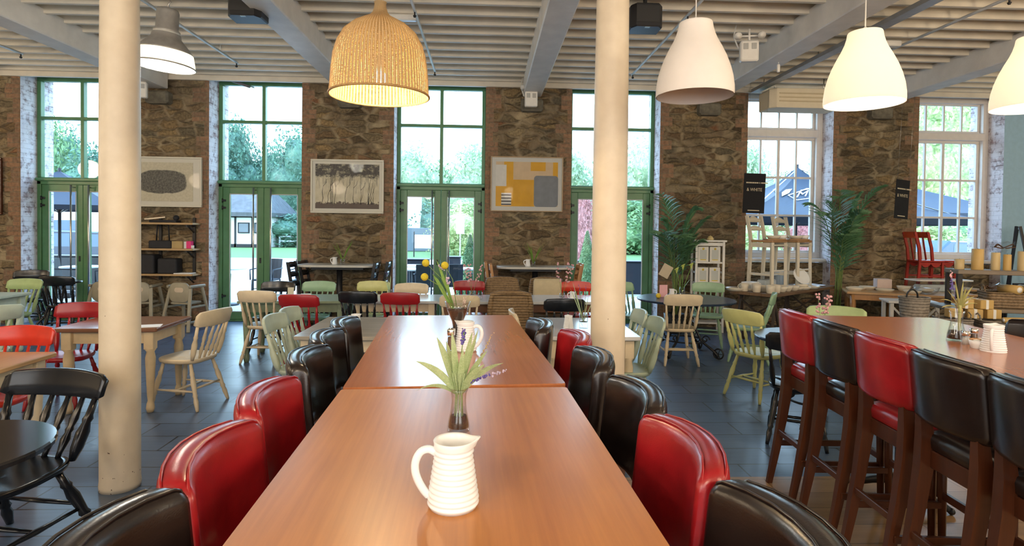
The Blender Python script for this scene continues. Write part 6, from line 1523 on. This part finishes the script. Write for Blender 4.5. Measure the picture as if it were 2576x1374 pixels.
# fence rails
fm_ = M_('grey_fence_wood', (.08, .10, .10), .8, .1); fw2 = M_('white_fence_paint', (.55, .58, .60), .7, .05)
def fence(x0, x1, Y, h, m, lab):
    t = thing('rail_fence', lab, 'fence', (x0, Y, 0)); n = max(2, int((x1-x0)/1.6))
    for k in range(n+1): MB().box(((x1-x0)*k/n, 0, h/2), (.12, .12, h)).build('post', m, t)
    for z in (.45, .8, 1.15):
        if z < h: MB().box(((x1-x0)/2, -.08, z*h/1.25), (x1-x0, .05, .12)).build('rail', m, t)
fence(-35, -22, 36, 1.25, fm_, 'grey rail fence on the lawn beyond the left doors'); fence(-16.0, -8, 45.2, 1.3, fw2, 'pale rail fence to the right of the cottage')
sg = thing('sign_board', 'small teal and white sign on the lawn beyond the left doors', 'sign', (onYx(124, 33), 33, 0)); MB().box((0, 0, 1.2), (.55, .05, .5), .01).build('panel', M_('teal_sign', (.05, .20, .19), .5, .05), sg); MB().box((-.05, -.03, 1.2), (.25, .01, .2)).build('white_mark', paper, sg); MB().box((0, .02, .5), (.06, .06, 1.0)).build('post', fm_, sg)
sg = thing('sign_board', 'blank framed sign across the road in the third doors', 'sign', (onYx(1064, 32), 32, 0)); MB().box((0, 0, .85), (.9, .05, .75), .01).build('panel', paper, sg)
for s in (-1, 1): MB().box((s*.48, 0, .7), (.06, .06, 1.4)).build('post', black_iron, sg)
sg = thing('sign_board', 'white rounded sign on a tall post in the third doors', 'sign', (onYx(1158, 24), 24, 0)); MB().box((0, -.03, 1.75), (.34, .03, .75), .1).build('panel', paper, sg); MB().tube([(0, 0, 0), (0, 0, 2.8)], .03, 8).build('post', steel, sg)
tag(MB().box((0, 0, .8), (2.6, .3, 1.6), .02).build('pale_wall', M_('pale_blue_wall', (.09, .115, .14), .8, .04), None, (onYx(1050, 40), 40, 0)), 'low pale blue garden wall across the road in the third doors', 'wall', None, 'structure')
tag(MB().box((0, 0, 2.0), (1.6, 1.2, 4.0), .02).build('white_gable', rend, None, (onYx(1026, 41.5), 42.5, 0)), 'white gable end behind the garden wall in the third doors', 'building')
# vehicles
def vehicle(name, lab, loc, rz, body, L, Wd, prof, wins, stripe=None):
    t = thing(name, lab, 'vehicle', loc, rz); R = []
    for y, k in ((-Wd/2, .97), (-Wd/2+.08, 1), (Wd/2-.08, 1), (Wd/2, .97)): R.append([(x*L, y, .28+(z-.28)*k) for x, z in prof])
    MB().rings([r[::-1] for r in R], 0, False).build('body', body, t); gl = M_('dark_car_glass', (.05, .09, .14), .08, .05)
    for x0, x1, z0, z1 in wins:
        for s in (-1, 1): MB().add([(x0*L, s*(Wd/2+.004), z0), (x1*L, s*(Wd/2+.004), z0), (x1*L*.98, s*(Wd/2+.004), z1), (x0*L*.98, s*(Wd/2+.004), z1)], [(0, 1, 2, 3)]).build('side_window', gl, t)
    for x in (-.31, .31):
        for s in (-1, 1): MB().tube([(x*L, s*(Wd/2-.2), .31), (x*L, s*(Wd/2+.01), .31)], .31, 20).tube([(x*L, s*(Wd/2+.012), .31), (x*L, s*(Wd/2+.014), .31)], .17, 14, 0).build('wheel', black_iron, t)
    if stripe: MB().box((0, -Wd/2-.004, .78), (L*.96, .01, .07)).build('side_stripe', stripe, t)
vehicle('van', 'white van parked on the road beyond the left doors', (onYx(212, 21)-1.2, 21.0, -.03), .15, white_p, 4.8, 1.9, ((-.5, .28), (.5, .28), (.5, .95), (.44, 1.05), (.34, 1.95), (.28, 2.05), (-.48, 2.05), (-.5, 1.9)), ((.12, .34, 1.15, 1.75), (-.18, .08, 1.15, 1.75)), M_('red_stripe', (.5, .03, .05), .4, 0))
vehicle('car', 'dark blue car parked beside the van beyond the left doors', (onYx(262, 19), 18.6, -.03), .1, M_('dark_blue_car', (.008, .02, .045), .12, .05), 4.2, 1.75, ((-.5, .28), (.5, .28), (.5, .70), (.28, .92), (.12, 1.40), (-.30, 1.44), (-.44, .98), (-.5, .9)), ((-.28, -.06, .95, 1.34), (-.02, .17, .95, 1.32)))
vehicle('car', 'dark blue car parked outside the right sash window', (onYx(2405, 18.5), 18.5, -.03), .2, M_('steel_blue_car', (.03, .06, .10), .12, .05), 4.2, 1.75, ((-.5, .28), (.5, .28), (.5, .70), (.28, .92), (.12, 1.40), (-.30, 1.44), (-.44, .98), (-.5, .9)), ((-.28, -.06, .95, 1.34), (-.02, .17, .95, 1.32)))
# dark planters
pl_m = M_('dark_planter', (.006, .010, .018), .45, .12, 3)
for a, b_, lab in ((30, 160, 'left part of the left doors'), (165, 330, 'right part of the left doors'), (985, 1080, 'left leaf of the third doors'), (1115, 1160, 'right leaf of the third doors'), (1420, 1540, 'fourth doors left of the right pillar'), (1548, 1680, 'fourth doors right of the right pillar')):
    Y = 14.6 if a != 1115 else 16; x0, x1 = onYx(a, Y), onYx(b_, Y); t = thing('terrace_planter', 'long dark planter on the terrace seen through the ' + lab, 'planter', ((x0+x1)/2, Y, 0))
    MB().box((0, 0, .40), (x1-x0, .4, .8), .015).build('planter_box', pl_m, t); MB().box((0, 0, .815), (x1-x0+.04, .44, .03), .006).build('rim', pl_m, t)
# terrace tables and chairs
dk = M_('dark_blue_woven', (.006, .011, .020), .5, .2, 40); wt = M_('white_terrace_top', (.70, .72, .75), .3, .02)
def make_tc():
    t = thing('terrace_chair', '', 'chair'); MB().prism(rrect(.46, .44, .05, 3), .42, .46, 0, .01).build('seat', dk, t); R = [[(u*.25, -.20-.06*v+.05*u*u, .46+.42*v) for u in (-1, -.6, -.2, .2, .6, 1)]+[(u*.25, -.225-.06*v+.05*u*u, .46+.42*v) for u in (1, .6, .2, -.2, -.6, -1)] for v in (0, .5, 1)]; MB().rings(R, 0, False).build('backrest', dk, t)
    for sx_ in (-1, 1):
        MB().tube([(sx_*.25, .2, .44), (sx_*.26, .2, .66), (sx_*.26, -.2, .68)], .014, 6).build('arm', dk, t)
        for sy_ in (-1, 1): MB().bar((sx_*.22, sy_*.21, 0), (sx_*.21, sy_*.19, .43), .025, .025).build('leg', dk, t)
    return t
tcM = Maker(make_tc())
def make_tt():
    t = thing('terrace_table', '', 'table'); MB().prism(circ(.36, 30), .715, .745, 0, .006).build('table_top', wt, t); MB().lathe(((.03, .02), (.03, .72)), (0, 0, 0), 10).build('pedestal', dk, t); MB().lathe(((0, 0), (.22, 0), (.22, .015), (.04, .03)), (0, 0, 0), 20).build('base', dk, t); return t
ttM = Maker(make_tt())
tabs = [(-8.2, 12.0, 'outside the left leaf of the left doors'), (-7.0, 12.4, 'outside the right leaf of the left doors'), (-5.25, 11.9, 'at the left of the cottage doors'), (-1.55, 12.2, 'outside the left leaf of the third doors'), (-.55, 12.5, 'outside the right leaf of the third doors'), (-1.75, 13.3, 'farther out in the third doors')]
for x, y, lab in tabs: ttM.put((x, y, 0), 0, 'white round terrace table ' + lab, 'terrace tables')
chs = [(-8.7, 12.35, -1.2, 'left of the table outside the left doors'), (-7.6, 12.1, 1.4, 'between the two tables outside the left doors'), (-6.5, 12.5, 1.6, 'right of the tables outside the left doors'), (-5.15, 11.15, .4, 'nearest the glass at the left of the cottage doors'), (-4.80, 12.75, 3.0, 'with its back to us outside the cottage doors, left leaf'), (-3.95, 12.65, 3.14, 'in the right leaf of the cottage doors'), (-3.6, 12.8, 3.3, 'at the right edge of the cottage doors'), (-2.05, 11.75, -.8, 'left in the third doors'), (-1.2, 11.7, .2, 'nearest the glass in the left leaf of the third doors'), (-.75, 11.8, .1, 'nearest the glass in the right leaf of the third doors'), (-.15, 12.2, 1.3, 'right in the third doors')]
for x, y, r, lab in chs: tcM.put((x, y, 0), r, 'dark woven terrace chair ' + lab, 'terrace chairs')
# parasols
par = M_('navy_parasol_cloth', (.006, .016, .036), .7, .1, 4)
def parasol(x, y, r, zp, ze, rz, lab, logo=False, val=.16, pw=.92):
    t = thing('parasol', lab, 'parasol', (x, y, 0), rz); n = 4; C_4 = [(r*math.cos(PI/4+k*PI/2)*1.414, r*math.sin(PI/4+k*PI/2)*1.414) for k in range(n)]; m = MB(); 
    def prof(f): return zp-(zp-ze)*(f**pw)
    def pt(k, f, e): a, b_ = C_4[k % n], C_4[(k+1) % n]; x_, y_ = a[0]+(b_[0]-a[0])*e, a[1]+(b_[1]-a[1])*e; return (x_*f, y_*f, prof(f)-.05*math.sin(PI*f)*math.sin(PI*e))
    for k in range(n):
        G = [[pt(k, f/8, e/6) for e in range(7)] for f in range(9)]; vs = [p for row in G for p in row]; m.add(vs, [(i*7+j, i*7+j+1, i*7+j+8, i*7+j+7) for i in range(8) for j in range(6)], 0, True)
        E = [pt(k, 1, e/6) for e in range(7)]; m.add(E+[(p[0]*1.004, p[1]*1.004, p[2]-val) for p in E], [(j, j+1, j+8, j+7) for j in range(6)], 0, False)
    m.build('canopy', par, t); MB().tube([(0, 0, 0), (0, 0, zp+.06)], .03, 10).build('pole', timb, t); rb = MB()
    for k in range(n): rb.tube([(0, 0, zp-.05), (C_4[k][0]*.97, C_4[k][1]*.97, ze-.02)], .012, 6); rb.tube([(0, 0, ze-.15), (C_4[k][0]*.5, C_4[k][1]*.5, (zp+ze)/2-.03)], .010, 6)
    rb.build('rib', steel, t); MB().box((0, 0, .05), (.6, .6, .1), .03).build('base', black_iron, t)
    if logo:
        wm = M_('white_logo_print', (.80, .80, .80), .6, 0); tn = M_('tan_logo_print', (.62, .50, .34), .6, 0)
        def S(u, v):                     # point on the front slope: u across, v up from the eave
            f = 1-v/r; e = .5+u/(2*r*f); return Vector((u, -r*f, prof(f)-.05*math.sin(PI*f)*math.sin(PI*max(0, min(1, e)))))+Vector((0, -.014, .022))
        def Q(px, py):                   # the print follows the photograph's marks, laid on the cloth
            o_ = Vector((0, 0, CH)); d = ray(px, py); best = None
            for i in range(240):
                f = .25+.74*i/239; t_ = (y-r*f)/d.y; q = o_+d*t_; u = q.x-x; sv = S(u, r*(1-f)); er = abs(sv.z-q.z)
                if best is None or er < best[0]: best = (er, u, r*(1-f))
            return best[1], best[2]
        def strip(pts, w_, mat, nm):
            q = MB(); pts = [Vector((*p, 0)) for p in pts]; fine = []
            for a, b_ in zip(pts, pts[1:]):
                for i in range(5): fine.append(a.lerp(b_, i/5))
            fine.append(pts[-1])
            for a, b_ in zip(fine, fine[1:]):
                d = (b_-a).normalized(); nn = Vector((-d.y, d.x, 0))*w_; q.add([S((a-nn).x, (a-nn).y), S((b_-nn).x, (b_-nn).y), S((b_+nn).x, (b_+nn).y), S((a+nn).x, (a+nn).y)], [(0, 1, 2, 3)])
            return q.build(nm, mat, t)
        def patch(pts, mat, nm):
            c_ = sum((Vector((*p, 0)) for p in pts), Vector())/len(pts); q = MB(); k_ = len(pts); q.add([S(*p) for p in pts]+[S(c_.x, c_.y)], [(i, (i+1) % k_, k_) for i in range(k_)]); return q.build(nm, mat, t)
        strip([Q(*p) for p in ((1982, 491), (2004, 503), (2075, 491), (2098, 478), (2030, 474), (1982, 491))], .012, wm, 'logo_outline')
        strip([Q(2014, 479), Q(2036, 475)], .014, wm, 'logo_bar')
        patch([Q(*p) for p in ((1966, 494), (1966, 484), (1976, 477), (1992, 475), (1984, 486))], tn, 'logo_emblem')
        patch([Q(*p) for p in ((2034, 474), (2040, 466), (2056, 464), (2062, 478), (2050, 482))], wm, 'logo_emblem')
        tx = text(t, 'MUR', 1, (0, 0, 0), wm, 'logo_lettering', 0, 1, 0)
        a, b_, c_ = Vector((*Q(2002, 497), 0)), Vector((*Q(2078, 484), 0)), Vector((*Q(2010, 483), 0)); me = tx.data
        xs_ = [v.co.x for v in me.vertices]; ys_ = [v.co.y for v in me.vertices]
        for v in me.vertices:
            g = a+(b_-a)*((v.co.x-min(xs_))/(max(xs_)-min(xs_)))+(c_-a)*((v.co.y-min(ys_))/(max(ys_)-min(ys_))); v.co = S(g.x, g.y)+Vector((0, -.004, .004))
X1 = onYx(2004, 13.4); parasol(X1+.15, 13.7, 2.35, topz(2004, 420, 13.7), topz(2004, 541, 11.4), 0, 'big navy parasol with white lettering outside the left sash window', True, .16, .62)
X2 = onYx(2195, 15.8); parasol(X2, 15.8, 2.30, topz(2195, 455, 15.8)+.1, topz(2400, 540, 14.6), .0, 'navy parasol outside the right sash window', False, .28)
parasol(onYx(150, 13.0), 13.0, 1.35, 2.75, 1.98, .3, 'dark navy parasol outside the left doors', False, .10)
